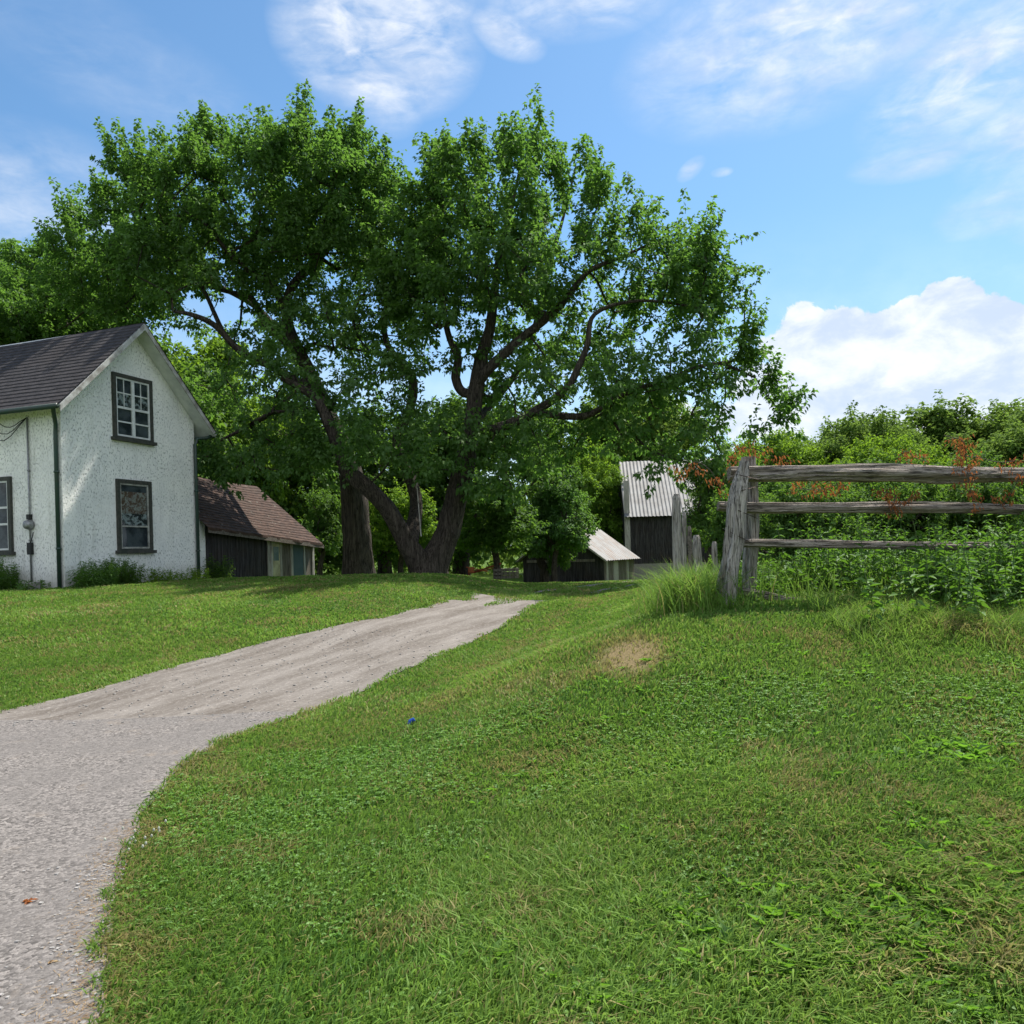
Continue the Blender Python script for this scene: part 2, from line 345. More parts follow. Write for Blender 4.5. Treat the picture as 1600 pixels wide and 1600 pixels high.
def metal_roof(name, axis):
    m, g = mat(name); co = obj_co(g); n = g.noise(co, .9, 6, .7); rusty = axis == 'y'
    n2 = g.noise(g.mapping(co, (5, .5, .5)), 2.0, 7, .75)
    col = g.mix(g.mr(n, .35, .7), (.20, .20, .20), (.13, .125, .12)); col = g.mix(g.m('MULTIPLY', g.mr(n2, .46 if rusty else .55, .62 if rusty else .78), .75 if rusty else .5), col, (.15, .10, .07))
    finish(g, pbsdf(g, col, .6, .3, .3, n, .2, .01)); return m
M['metal_roof'] = metal_roof('metal_roof', 'x'); M['rusty_roof'] = metal_roof('rusty_roof', 'y')
m, g = mat('glass'); tr = g.node('ShaderNodeBsdfTransparent', {0: (.78, .82, .82, 1)}); gl = g.node('ShaderNodeBsdfGlossy', {'Color': (1, 1, 1, 1), 'Roughness': .03})
fr = g.node('ShaderNodeFresnel', {0: 1.5}); mx = g.node('ShaderNodeMixShader', {0: g.m('ADD', g.m('MULTIPLY', g.m('MULTIPLY', fr.outputs[0], .6), g.m('SUBTRACT', 1.0, g.node('ShaderNodeNewGeometry').outputs['Backfacing'])), 0.0), 1: tr.outputs[0], 2: gl.outputs[0]}); finish(g, mx.outputs[0]); M['glass'] = m
m, g = mat('room_dark'); co = obj_co(g); finish(g, pbsdf(g, g.mix(g.mr(g.noise(co, 2, 4), .4, .6), (.05, .055, .065), (.15, .155, .17)), .9)); M['room'] = m
m, g = mat('print_curtain'); co = obj_co(g); n = g.noise(co, 7, 6, .7, 1.2); n2 = g.noise(g.mapping(co, (1, 1, 1), (0, 0, 0), (4, 4, 4)), 5, 6, .7, 1.5); z = g.node('ShaderNodeSeparateXYZ', {0: co}).outputs[2]
top = g.mix(g.mr(n, .45, .6), (.24, .13, .09), (.55, .50, .45)); low = g.mix(g.mr(n2, .46, .58), (.06, .06, .06), (.60, .60, .60))
M['curtain_z'] = 0
finish(g, pbsdf(g, g.mix(g.mr(z, .30, .34), low, top), .9)); M['curtain'] = m; del M['curtain_z']

# ------------------------------------------------------------------ ground, road, driveway
gx = np.concatenate([-np.geomspace(900, 16, 26)[:-1], np.linspace(-16, 16, 161), np.geomspace(16, 900, 26)[1:]])
gy = np.concatenate([-np.geomspace(300, 6, 14)[:-1], np.linspace(-6, 34, 201), np.geomspace(34, 1500, 40)[1:]])
X, Y = np.meshgrid(gx, gy); Z = H(X, Y); nx, ny = len(gx), len(gy)
idx = np.arange(nx * ny).reshape(ny, nx)
q = np.stack([idx[:-1, :-1], idx[:-1, 1:], idx[1:, 1:], idx[1:, :-1]], -1).reshape(-1, 4)
tag(mobj('ground', raw_mesh('ground', np.stack([X, Y, Z], -1).reshape(-1, 3), quads=q, smooth_sh=True), M['turf']), kind='structure')
right_px = [(170, 1600), (172, 1500), (180, 1385), (210, 1300), (245, 1250), (282, 1200), (352, 1157), (448, 1124), (492, 1109), (622, 1054), (718, 1012), (792, 975), (830, 950), (872, 934)]
left_px = [(0, 1112), (80, 1094), (150, 1080), (260, 1045), (380, 1014), (500, 985), (600, 966), (680, 945), (735, 937)]
rp_ = np.array([ground_hit(*p) for p in right_px]); lp_ = np.array([ground_hit(*p) for p in left_px])
SEAM = float(ground_hit(440, 1112)[1]); TOP = 17.2
ry_, rx_ = rp_[:, 1], rp_[:, 0]; ly_, lx_ = lp_[:, 1], lp_[:, 0]
print('SEAM', SEAM, 'right', rp_.round(2).tolist(), 'left', lp_.round(2).tolist())
def xr(y): return np.where(y < ry_[0], rx_[0] - .25 * (ry_[0] - y) ** 1.0, np.interp(y, ry_, rx_)) + .16 * (fbm(y * 3, 5.5, 0, 4) - .5)
def xlft(y): return np.interp(y, ly_, lx_) + .22 * (fbm(y * 2.5, 9.5, 0, 4) - .5)
def far_c(y): return np.interp(y, [17.2, 20, 24, 30, 40], [.45, 1.7, 3.9, 7.6, 14])  # the lane bends right beyond the crest
def on_paved(x, y, e=0.0):
    road = (y < SEAM + .02 * x) & (x < xr(y) - e)
    drive = (y >= SEAM - .1) & (y < TOP) & (x > xlft(y) + e) & (x < xr(y) - e)
    w = .05 + .25 * vnoise(y * 1.2, 3)
    tracks = (y >= 19) & (y < 30) & ((np.abs(x - far_c(y) - .75) < w) | (np.abs(x - far_c(y) + .75) < w))
    return road | (drive & ~((y > 15.3) & (np.abs(x - .5 * (xlft(y) + xr(y))) < .22 * (y - 15.3)))) | tracks
def strip(name, ys, lf, rf, nxs, dz, matn, label=None):
    v = []; 
    for y in ys:
        a, b = float(lf(y)), float(rf(y)); xs = np.linspace(a, b, nxs)
        v += list(zip(xs, [y] * nxs, H(xs, np.full(nxs, y)) + dz))
    n = len(ys); idx = np.arange(n * nxs).reshape(n, nxs)
    q = np.stack([idx[:-1, :-1], idx[:-1, 1:], idx[1:, 1:], idx[1:, :-1]], -1).reshape(-1, 4)
    return mobj(name, raw_mesh(name, v, quads=q, smooth_sh=True), M[matn])
tag(strip('road', np.arange(-8, SEAM + .01, .1), lambda y: -30, xr, 60, .012, 'asphalt'), kind='structure')
tag(strip('driveway', np.arange(SEAM - .05, TOP, .1), lambda y: max(xlft(y), -60) if y > ly_[0] else xlft(ly_[0]) - 0.3, xr, 24, .010, 'drive'), kind='structure')
for sgn, nm in ((-1, 'track'), (1, 'track')):
    tag(strip(nm, np.arange(18.5, 30, .12), lambda y: far_c(y) + sgn * .75 - .05 - .25 * float(vnoise(y * 1.2, 3)), lambda y: far_c(y) + sgn * .75 + .05 + .25 * float(vnoise(y * 1.2, 3)), 3, .012, 'drive'), kind='structure')
# ------------------------------------------------------------------ leaves, blades
def norm(a): return a / (np.linalg.norm(a, axis=-1, keepdims=True) + 1e-9)
def rand_dirs(n): return norm(rng.normal(size=(n, 3)))
def leaves_mesh(name, c, axis, nrm, L, Wd, fold=.22, rnd=None, droop=.25):
    n = len(c); axis = norm(axis); side = norm(np.cross(axis, nrm)); up = np.cross(side, axis)
    L = np.broadcast_to(L, n)[:, None]; Wd = np.broadcast_to(Wd, n)[:, None]
    mid = c + axis * L * .42
    v = np.stack([c, mid + side * Wd * .5 + up * Wd * fold, c + axis * L - np.array([0, 0, 1]) * L * droop, mid - side * Wd * .5 + up * Wd * fold], 1).reshape(-1, 3)
    i = np.arange(n)[:, None] * 4; t = np.concatenate([i + [0, 1, 2], i + [0, 2, 3]], 0)
    rnd = rng.random(n) if rnd is None else rnd
    return raw_mesh(name, v, tris=t, attrs={'rnd': np.repeat(rnd, 4)})
def blades_mesh(name, root, h, w, lean, ldir, rnd, dry, facing=None):
    n = len(root); th = rng.random(n) * 2 * math.pi if facing is None else facing
    s = np.stack([np.cos(th), np.sin(th), np.zeros(n)], 1) * (w * .5)[:, None]
    ld = np.stack([np.cos(ldir), np.sin(ldir), np.zeros(n)], 1)
    hz = h[:, None]; ln = (lean * h)[:, None]; up = np.array([0, 0, 1.])
    m_ = root + up * hz * .55 + ld * ln * .3; tip = root + up * hz * (1 - .35 * np.clip(lean, 0, 1.3)[:, None]) + ld * ln
    v = np.stack([root - s, root + s, m_ - s * .85, m_ + s * .85, tip], 1).reshape(-1, 3)
    i = np.arange(n)[:, None] * 5; t = np.concatenate([i + [0, 1, 3], i + [0, 3, 2], i + [2, 3, 4]], 0)
    return raw_mesh(name, v, tris=t, attrs={'rnd': np.repeat(rnd, 5), 'dry': np.repeat(dry, 5)})
BROWN = ground_hit(985, 1022)
WEEDY = [(ground_hit(px, py), a) for px, py, a in [(1290, 1440, .34), (1520, 1400, .40), (1030, 1430, .20), (1400, 1490, .3), (1160, 1500, .22), (1580, 1320, .3), (760, 1480, .15), (1480, 1180, .3), (930, 1560, .2)]]
def weedy(x, y):
    w = 0
    for p, a in WEEDY: w = w + np.exp(-(((x - p[0]) / a) ** 2 + ((y - p[1]) / (a * .8)) ** 2))
    return np.clip(w, 0, 1)
def dryness(x, y):
    d = smooth((fbm(x * .55, y * .55, 2, 3) - .52) / .22) * .16 + smooth((fbm(x * 2.1, y * 2.1, 5, 3) - .57) / .14) * .5
    d = d + .5 * smooth(1 - np.abs((x - xr(y)) - .55 - .5 * vnoise(y * .7, 1)) / .35) * smooth((y - 6) / 3) * (y < 17)
    d = d + .45 * smooth(1 - (x - xr(y)) / .25) * (x > xr(y)) * (y < 9)
    br = np.exp(-((((x - BROWN[0]) / .32) ** 2 + ((y - BROWN[1]) / .55) ** 2) * (.6 + 1.2 * vnoise(x * 5, y * 5))) ** 1.3)
    return np.clip(d, 0, .8) * .8 + br, br
def scatter(y0, y1, dens, spread=.74, extra=1.2):
    area = spread * (y1 ** 2 - y0 ** 2) + 2 * extra * (y1 - y0); n = int(area * dens)
    ys = np.sqrt(rng.random(n * 2) * (y1 ** 2 - y0 ** 2) + y0 ** 2)[:n]; hw = spread * ys + extra
    return (rng.random(n) * 2 - 1) * hw, ys
HOUSE = np.array([-11.08, 19.8]); YAW = R(19.5)
gd = np.array([math.sin(YAW), math.cos(YAW)]); sdv = np.array([-math.cos(YAW), math.sin(YAW)])
def in_house(x, y):
    a = (x - HOUSE[0]) * gd[0] + (y - HOUSE[1]) * gd[1]; b = (x - HOUSE[0]) * sdv[0] + (y - HOUSE[1]) * sdv[1]
    return (a > 0) & (b > 0) & (a < 13)
Rt, Hh, Ww, Ln, Ld, Rn, Dy = [], [], [], [], [], [], []
for (y0, y1, dens, hmul, w0) in [(1.7, 4.5, 7500, 1.25, .0066), (4.5, 7.5, 3800, 1.1, .0095), (7.5, 12, 1700, 1.0, .013), (12, 19, 800, 1.05, .021), (19, 32, 330, 1.15, .036)]:
    x, y = scatter(y0, y1, dens); k = ~on_paved(x, y, .01 + .13 * np.clip(fbm(x * 5, y * 5, 6, 3) - .42, 0, 1) * (1 + y * .08) + .03 * rng.random(len(x))) & ~in_house(x, y) & (x > -.78 * y - 1); x, y = x[k], y[k]
    dr_, br = dryness(x, y); keep = rng.random(len(x)) > br * .82; x, y, dr_, br = x[keep], y[keep], dr_[keep], br[keep]
    n = len(x); lush = fbm(x * .9, y * .9, 8, 3); tall = smooth((lush - .45) / .25)
    # mowed short; longer tufts at the lower right and along the fence
    tf = .5 * smooth((x - .3) / 1.5) * smooth((4.6 - y) / 1.2) * smooth((vnoise(x * 2.2, y * 2.2, 4) - .35) / .3)
    fe = (.2 + .8 * smooth((x - 2.7) / .5)) * smooth((y - 5.9 - .25 * vnoise(x * 2, 3)) / .7) * smooth((x - 1.5 - .2 * vnoise(y, 1)) / .5) * (y < 12)
    h = (.030 + .034 * rng.random(n) ** 1.5 + .022 * tall) * hmul * (1 + 1.1 * tf) + fe * (.05 + .12 * rng.random(n) ** 1.2)
    h *= (1 - .55 * br); wt = weedy(x, y) * smooth((vnoise(x * 5, y * 5, 12) - .2) / .4); h *= 1 + .3 * wt
    Rt.append(np.stack([x, y, H(x, y) - .004], 1)); Hh.append(h); Ww.append(w0 * (.55 + .9 * rng.random(n)) * (1 + .3 * tf + .3 * wt))
    Ln.append(.35 + .9 * rng.random(n)); Ld.append(rng.random(n) * 2 * math.pi * .7 + 2 * math.pi * fbm(x * .6, y * .6, 1, 2))
    r = np.clip(rng.random(n) * .75 + .35 * (tall - .3) + .12 * fe + .3 * wt, 0, 1); Rn.append(r)
    Dy.append(np.where(rng.random(n) < np.clip(dr_ * 1.15 + .09, 0, 1), .55 + .45 * rng.random(n), .0))
cat = np.concatenate
gm = blades_mesh('lawn_grass', cat(Rt), cat(Hh), cat(Ww), cat(Ln), cat(Ld), cat(Rn), cat(Dy))
tag(mobj('lawn_grass', gm, M['grass']), 'mown green lawn grass on both sides of the driveway', 'grass', kind='stuff')
print('grass blades', len(cat(Hh)))

def clover(name, x, y, size, matk, label, nl=3, lift=.03):
    n = len(x); z = H(x, y); c = np.stack([x, y, z + lift * (.4 + .9 * rng.random(n))], 1)
    c = np.repeat(c, nl, 0); ang = np.tile(np.arange(nl) * 2 * math.pi / nl, n) + np.repeat(rng.random(n) * 6.28, nl)
    ax = np.stack([np.cos(ang), np.sin(ang), .35 * rng.random(n * nl)], 1)
    me = leaves_mesh(name, c, ax, np.tile([0, 0, 1.], (n * nl, 1)) + .35 * rng.normal(size=(n * nl, 3)), np.repeat(size, nl), np.repeat(size * .85, nl), .1, np.repeat(rng.random(n), nl))
    return tag(mobj(name, me, M[matk]), label, 'ground cover', kind='stuff')
x, y = scatter(1.9, 6.5, 900); f = fbm(x * 1.3, y * 1.3, 11, 3); k = ~on_paved(x, y) & (f > .50) ; x, y = x[k], y[k]
clover('clover', x, y, .010 + .010 * rng.random(len(x)), 'bright_weed', 'small round clover leaves scattered low in the lawn')
# broad-leaved weeds, thickest at the lower right
C, A, Nn, Ls, Wd = [], [], [], [], []
for i in range(9000):
    y = 2.0 + 4.6 * random.random() ** 1.1; x = random.uniform(-.3, .72 * y + .5)
    wv = float(weedy(x, y))
    if random.random() > wv * .55 + .035: continue
    n = random.randint(6, 13); b = np.array([x, y, float(H(x, y))]); L0 = random.uniform(.04, .08) * (1 + .7 * wv)
    for k in range(n):
        th = random.random() * 6.28; e = random.uniform(.35, 1.4)
        C.append(b + [0, 0, .005]); A.append([math.cos(th), math.sin(th), e]); Nn.append([-math.cos(th) * e + random.gauss(0, .3), -math.sin(th) * e + random.gauss(0, .3), 1]); L = L0 * random.uniform(.6, 1.3); Ls.append(L); Wd.append(L * random.uniform(.14, .26))
for _k in (0,): Ls = np.array(Ls)
me = leaves_mesh('broadleaf_weeds', np.array(C), np.array(A, float), np.array(Nn, float), np.array(Ls), np.array(Wd), .12, droop=.35)
tag(mobj('broadleaf_weeds', me, M['bright_weed']), 'dandelion and plantain leaves among the grass at lower right', 'weeds', kind='stuff')
# white clover heads at the road edge
cb = ground_hit(200, 1325); cl = []
tw = MB()
for i in range(16):
    p = cb + [random.gauss(0, .07) + .05, random.gauss(0, .12), 0]; p[2] = float(H(p[0], p[1])); h = random.uniform(.03, .06)
    tw.tube([p + [0, 0, h - .006], p + [0, 0, h], p + [0, 0, h + .008], p + [0, 0, h + .013]], [.003, .0065, .006, .002], 6)
tag(tw.build('clover_flowers', M['white_petal']), 'white clover heads at the ragged edge of the asphalt', 'flowers', kind='stuff')
# dirt and fine stones washed along the road edge
mb = MB()
for i in range(260):
    y = random.uniform(1.8, 4.2); x = float(xr(y)) - abs(random.gauss(0, .28)) * (1.5 if y < 3 else .6); s = random.uniform(.003, .010); z = float(H(x, y)) + .011
    mb.hexa([(x + s * random.uniform(.5, 1.2) * a, y + s * random.uniform(.5, 1.2) * b, z + c * s * .7) for c in (0, 1) for a, b in ((-1, -1), (1, -1), (1, 1), (-1, 1))])
for i in range(420):
    y = random.uniform(SEAM - .5, 12.5); x = random.uniform(float(xlft(max(y, ly_[0]))) , float(xr(y))); s = random.uniform(.006, .014); z = float(H(x, y)) + .010
    mb.hexa([(x + s * random.uniform(.5, 1.2) * a, y + s * random.uniform(.5, 1.2) * b, z + c * s * .7) for c in (0, 1) for a, b in ((-1, -1), (1, -1), (1, 1), (-1, 1))])
tag(mb.build('gravel', M['pebble']), 'loose stones along the lower edge of the asphalt', 'gravel', kind='stuff')
n = 5200; y = 1.7 + 3.2 * rng.random(n) ** 1.4; x = xr(y) + rng.normal(0, .10, n) - .12 * rng.random(n) * (y < 3); th = rng.random(n) * 6.28
me = leaves_mesh('dead_grass', np.stack([x, y, H(x, y) + .014 + .004 * rng.random(n)], 1), np.stack([np.cos(th), np.sin(th), .05 * rng.random(n)], 1), np.tile([0, 0, 1.], (n, 1)), .015 + .03 * rng.random(n), .0025, .0, droop=.05)
M['straw'] = leaf_mat('straw', [(.20, .11, .05), (.33, .22, .11), (.42, .33, .2)], (.3, .2, .1), .1, .02, 3)
tag(mobj('dead_grass', me, M['straw']), 'dry brown grass clippings along the road edge', 'clippings', kind='stuff')

# ------------------------------------------------------------------ house
hz0 = .93
house = thing('house', 'white stucco farmhouse with dark shingle roof and steep gable', 'house', (HOUSE[0], HOUSE[1], hz0), math.pi / 2 - YAW)
HW, HD, HE, OV, RK, PITCH = 4.67, 9.0, 4.80, .42, .46, .96   # width of the gable, depth, wall height, overhangs, slope
HR = HE + PITCH * HW / 2
def wall_at(px, py, normal_axis='gable'):                  # photo position -> (along wall, height) on the gable or side wall
    d = pixdir(px, py); o = np.array([0, 0, EYE]); p0 = np.array([HOUSE[0], HOUSE[1], hz0])
    n = np.array([-sdv[0], -sdv[1], 0]) if normal_axis == 'gable' else np.array([-gd[0], -gd[1], 0])
    t = ((p0 - o) @ n) / (d @ n); q = o + d * t - p0; a = gd if normal_axis == 'gable' else sdv
    return float(q[0] * a[0] + q[1] * a[1]), float(q[2])
mb = MB()                                                  # shell: gable front and back, two long walls
mb.poly([(0, 0, -.6), (HW, 0, -.6), (HW, 0, HE), (HW / 2, 0, HR), (0, 0, HE), (0, HD, -.6), (HW, HD, -.6), (HW, HD, HE), (HW / 2, HD, HR), (0, HD, HE)],
        [(0, 1, 2, 3, 4), (9, 8, 7, 6, 5), (0, 4, 9, 5), (1, 6, 7, 2), (0, 5, 6, 1)])
mb.build('wall', M['stucco'], house)
def shingle_slope(name, matn, parent, x_eave, z_eave, x_rid, z_rid, y0, y1, courses, th=.03, sag=.0):
    mb = MB(); ns = 48
    ys = np.linspace(y0, y1, ns)
    for c in range(courses):
        f0, f1 = c / courses - .012, (c + 1) / courses + .004
        lowj = (vnoise(ys * 3.1, c * 1.7) - .5) * .028
        for i in range(ns - 1):
            def pt(f, yy, dz, j=0):
                f = f + j; s_ = sag * math.sin(math.pi * (yy - y0) / (y1 - y0)) * min(1, max(0, f))
                return (x_eave + (x_rid - x_eave) * f, yy, z_eave + (z_rid - z_eave) * f + dz - s_)
            ya, yb = ys[i], ys[i + 1]; ja, jb = lowj[i] / 3, lowj[i + 1] / 3
            a, b, c_, d_ = pt(f0, ya, .0, ja), pt(f0, yb, .0, jb), pt(f0, ya, th + .012, ja), pt(f0, yb, th + .012, jb)
            e, f_ = pt(f1, yb, .014), pt(f1, ya, .014)
            mb.poly([a, b, d_, c_], [(0, 1, 2, 3)]); mb.poly([c_, d_, e, f_], [(0, 1, 2, 3)])
    return mb.build(name, M[matn], parent)
xe, ze = -OV, HE - OV * PITCH + .10; xm, zm = HW / 2, HR + .10
roof = MB()                                                # deck of the roof, two slabs meeting at the ridge
for sg in (0, 1):
    xs = (xe, xm) if sg == 0 else (HW - xe, xm)
    roof.hexa([(xs[0], -RK, ze - .09), (xs[0], HD + .3, ze - .09), (xs[1], HD + .3, zm - .09), (xs[1], -RK, zm - .09),
               (xs[0], -RK, ze), (xs[0], HD + .3, ze), (xs[1], HD + .3, zm), (xs[1], -RK, zm)])
ro = roof.build('roof', M['soffit'], house)
shingle_slope('shingles', 'roof_dark', ro, xe - .03, ze + .004, xm, zm + .006, -RK - .02, HD + .3, 21, .03, .03)
shingle_slope('shingles', 'roof_dark', ro, HW - xe + .03, ze + .004, xm, zm + .006, -RK - .02, HD + .3, 21, .03, .03)
mb = MB()
for sg in (0, 1):                                          # barge boards along the rakes
    x0 = xe if sg == 0 else HW - xe
    mb.hexa([(x0, -RK - .03, ze - .17), (x0, -RK - .003, ze - .17), (xm, -RK - .003, zm - .17), (xm, -RK - .03, zm - .17),
             (x0, -RK - .03, ze - .012), (x0, -RK - .003, ze - .012), (xm, -RK - .003, zm - .012), (xm, -RK - .03, zm - .012)])
mb.build('barge_board', simple('barge', (.50, .50, .48), (.22, .2, .18), 5, .8), ro)
def window(ax, u0, u1, z0, z1, kind):                      # ax: 'g' gable wall (faces -y), 's' side wall (faces -x)
    def pt(u, d, z): return (u, -d, z) if ax == 'g' else (-d, u, z)
    def bx(mb, ua, ub, za, zb, d0, d1):
        a, b = pt(ua, d0, za), pt(ub, d1, zb); mb.box(tuple(min(p, q_) for p, q_ in zip(a, b)), tuple(max(p, q_) for p, q_ in zip(a, b)))
    f = MB(); w = .10
    bx(f, u0, u0 + w, z0, z1, 0, .07); bx(f, u1 - w, u1, z0, z1, 0, .07); bx(f, u0 + w, u1 - w, z1 - w, z1, 0, .068); bx(f, u0 + w, u1 - w, z0, z0 + .04, 0, .062)
    wo = f.build('window', M['dark_frame'], house)
    s = MB(); bx(s, u0 - .06, u1 + .06, z0 - .09, z0 - .002, 0, .13); s.build('sill', M['dark_frame'], wo)
    a, b, lo, hi = u0 + w + .004, u1 - w - .004, z0 + .045, z1 - w - .004; s = MB(); t = .045; mid = (a + b) / 2
    bx(s, a, a + t, lo, hi, 0, .045); bx(s, b - t, b, lo, hi, 0, .045); bx(s, a + t, b - t, hi - t, hi, 0, .043); bx(s, a + t, b - t, lo, lo + t, 0, .043)
    if kind == 'double':
        bx(s, mid - .05, mid + .05, lo + t, hi - t, 0, .05); h = hi - lo
        for (p0, p1) in ((a + t, mid - .05), (mid + .05, b - t)):
            bx(s, p0, p1, lo + h * .47, lo + h * .51, 0, .04); bx(s, p0, p1, lo + h * .235, lo + h * .26, 0, .03)
            bx(s, p0, p1, lo + h * .73, lo + h * .75, 0, .03); pm = (p0 + p1) / 2; bx(s, pm - .012, pm + .012, lo + h * .515, hi - t, 0, .028)
    elif kind == 'sash':
        bx(s, a + t, b - t, lo + (hi - lo) * .33, lo + (hi - lo) * .355, 0, .04)
    else:
        bx(s, a + t, b - t, lo + (hi - lo) * .36, lo + (hi - lo) * .39, 0, .04); bx(s, a + t, b - t, lo + (hi - lo) * .60, lo + (hi - lo) * .63, 0, .04)
    s.build('sash', M['white_sash'] if kind != 'sash' else simple('worn_sash', (.42, .42, .38), (.2, .2, .18), 9, .7), wo)
    r = MB(); bx(r, a, b, lo, hi, 0, .006); r.build('interior', M['room'], wo)
    if kind == 'sash':
        r = MB(); zc = lo + (hi - lo) * .36; bx(r, a + .06, b - .06, 0, hi - zc - .22, .008, .012)
        c = r.build('curtain', M['curtain'], wo); c.location = (0, 0, zc)
    if kind == 'double':
        r = MB()
        for (p0, p1) in ((a + t, mid - .05), (mid + .05, b - t)): bx(r, p0, p1, 0, (hi - lo) * .22, .008, .012)
        r.build('curtain', M['curtain'], wo).location = (0, 0, lo + (hi - lo) * .53)
    p = MB(); bx(p, a + .01, b - .01, lo + .01, hi - .01, .018, .022); p.build('pane', M['glass'], wo)
ua, za = wall_at(176, 682); ub, zb = wall_at(235, 596); window('g', ua, ub, za, zb, 'double')
ua, za = wall_at(183, 860); ub, zb = wall_at(234, 753); window('g', ua, ub, za, zb, 'sash')
ua, za = wall_at(22, 862, 'side'); ub, zb = wall_at(24, 744, 'side'); window('s', ua, ua + 1.15, za, zb, 'triple')
print('win', wall_at(176, 682), wall_at(235, 596), wall_at(22, 862, 'side'), 'apex', wall_at(222, 512))
def hpart(name, mbx, mk, sm=True): return mbx.build(name, M[mk], house, sm)
mb = MB(); mb.tube([(-.46, -.30, ze - .03), (-.30, -.12, ze - .13), (-.09, .06, ze - .40), (-.07, .10, ze - .62), (-.07, .10, .0)], .05, 8)
for z in (1.0, 2.9): mb.tube([(-.07, .10, z), (-.07, .10, z + .05)], .065, 8)
hpart('downpipe', mb, 'pipe_green')
mb = MB(); mb.tube([(HW + .42, -.30, ze - .06), (HW + .30, -.22, ze - .14), (HW + .02, -.09, ze - .18), (HW - .04, -.07, ze - .40), (HW - .04, -.07, .0)], .05, 8)
for z in (.9, 2.7): mb.tube([(HW - .04, -.07, z), (HW - .04, -.07, z + .05)], .065, 8)
hpart('downpipe', mb, 'pipe_green')
mb = MB(); mb.tube([(xe - .07, -RK, ze - .05), (xe - .07, HD + .3, ze - .05)], .065, 8); hpart('gutter', mb, 'pipe_green')
mb = MB(); mb.tube([(HW - xe + .07, -RK, ze - .05), (HW - xe + .07, HD + .3, ze - .05)], .065, 8); hpart('gutter', mb, 'pipe_green')
uc, zc = wall_at(49, 820, 'side'); _, ztop = wall_at(47, 652, 'side')
mb = MB(); mb.tube([(-.04, uc, .05), (-.04, uc, ztop)], .022, 8)
for z in (1.25, 3.0): mb.tube([(-.04, uc, z), (-.04, uc, z + .03)], .035, 8)
hpart('conduit', mb, 'grey_metal')
mb = MB(); mb.tube([(-.02, uc, zc), (-.07, uc, zc), (-.12, uc, zc), (-.16, uc, zc), (-.18, uc, zc)], [.13, .13, .115, .105, .06], 16); me_ = hpart('electric_meter', mb, 'grey_metal')
mb = MB(); mb.box((-.10, uc - .05, zc + .13), (-.005, uc + .05, zc + .26)); mb.build('junction_box', M['black_cable'], house); mb = MB(); mb.box((-.09, uc - .06, zc - .75), (-.005, uc + .07, zc - .45)); mb.tube([(-.05, uc - .02, zc - .46), (-.08, uc - .16, zc - .2)], .012, 5); mb.build('switch_box', M['black_cable'], house)
mb = MB()
for k in range(3):
    pts = [(-.06, uc, ztop - .02)]
    for i in range(1, 9): t = i / 8; pts.append((-.10 - .05 * math.sin(3 * t), uc + t * (1.2 + .3 * k), ztop - .55 * math.sin(math.pi * min(1, t * 1.15)) * (.5 + .3 * k) + .1 * t))
    mb.tube(pts, .011, 5)
hpart('service_cable', mb, 'black_cable')
mb = MB(); mb.box((-.5, .45, -.1), (-.3, .65, .22)); hb = mb.build('concrete_block', M['concrete'], None, bevel=.02)
hb.matrix_world = house.matrix_basis.copy(); hb.location = house.location; hb.rotation_euler = house.rotation_euler
tag(hb, 'small weathered concrete block standing against the house wall', 'block')

# ------------------------------------------------------------------ shed behind the house
SX, SY = -9.45 - .12, 25.0
sh = thing('shed', 'low shed with dark board wall and sagging brown shingle roof', 'shed', (SX, SY, 0), math.pi / 2 - YAW)
SL = 6.7; zb0, zb1 = float(H(SX, SY)) - .1, float(H(-7.3, 31)) - .15
def sp(px, py):                                            # photo position -> (along, height) on the shed wall
    d = pixdir(px, py); n = -sdv; t = ((SX * n[0] + SY * n[1])) / (d[0] * n[0] + d[1] * n[1]); q = d * t
    return float((q[0] - SX) * gd[0] + (q[1] - SY) * gd[1]), float(q[2] + EYE)
s0, e0 = sp(320, 812); s1, e1 = sp(416, 826); s2, e2 = sp(486, 838)
print('shed', sp(310, 906), s0, e0, s1, e1, s2, e2)
def eave(s): return e0 + (e2 - e0) * (s - s0) / (s2 - s0)
def gbase(s): x = SX + gd[0] * s; y = SY + gd[1] * s; return float(H(x, y)) - .12
DP = 5.2
def seg(a, b, depth, d0=0, zt=0):
    mb = MB(); mb.hexa([(a, d0, gbase(a)), (b, d0, gbase(b)), (b, depth, gbase(b) - .3), (a, depth, gbase(a) - .3), (a, d0, eave(a) - zt), (b, d0, eave(b) - zt), (b, depth, eave(b) - zt), (a, depth, eave(a) - zt)]); return mb
seg(-.25, s0, DP).build('end_wall', M['stucco'], sh)
RW, RH = 2.6, 2.05
def boards(a, b, wd, matn, name, zt=.02, d=.0):
    mb = MB(); s = a
    while s < b - .01:
        w = min(wd * random.uniform(.8, 1.2), b - s); o = random.uniform(-.012, .012)
        mb.hexa([(s, -.03 + o - d, gbase(s)), (s + w - .012, -.03 + o - d, gbase(s + w)), (s + w - .012, .02, gbase(s + w)), (s, .02, gbase(s)),
                 (s, -.03 + o - d, eave(s) - zt), (s + w - .012, -.03 + o - d, eave(s + w) - zt), (s + w - .012, .02, eave(s + w) - zt), (s, .02, eave(s) - zt)]); s += w
    return mb.build(name, M[matn], sh)
seg(s0 + .003, s2, DP, .03, .03).build('wall', M['barn_board'], sh)
boards(s0 + .01, s1, .17, 'barn_board', 'boarding'); boards(s1, s2, .3, 'grey_board', 'boarding', d=.01)
mb = MB(); mb.poly([(s2, .03, eave(s2) - .03), (s2, DP, eave(s2) - .03), (s2, RW, eave(s2) + RH * .97)], [(0, 1, 2)]); mb.build('gable', M['grey_board'], sh)
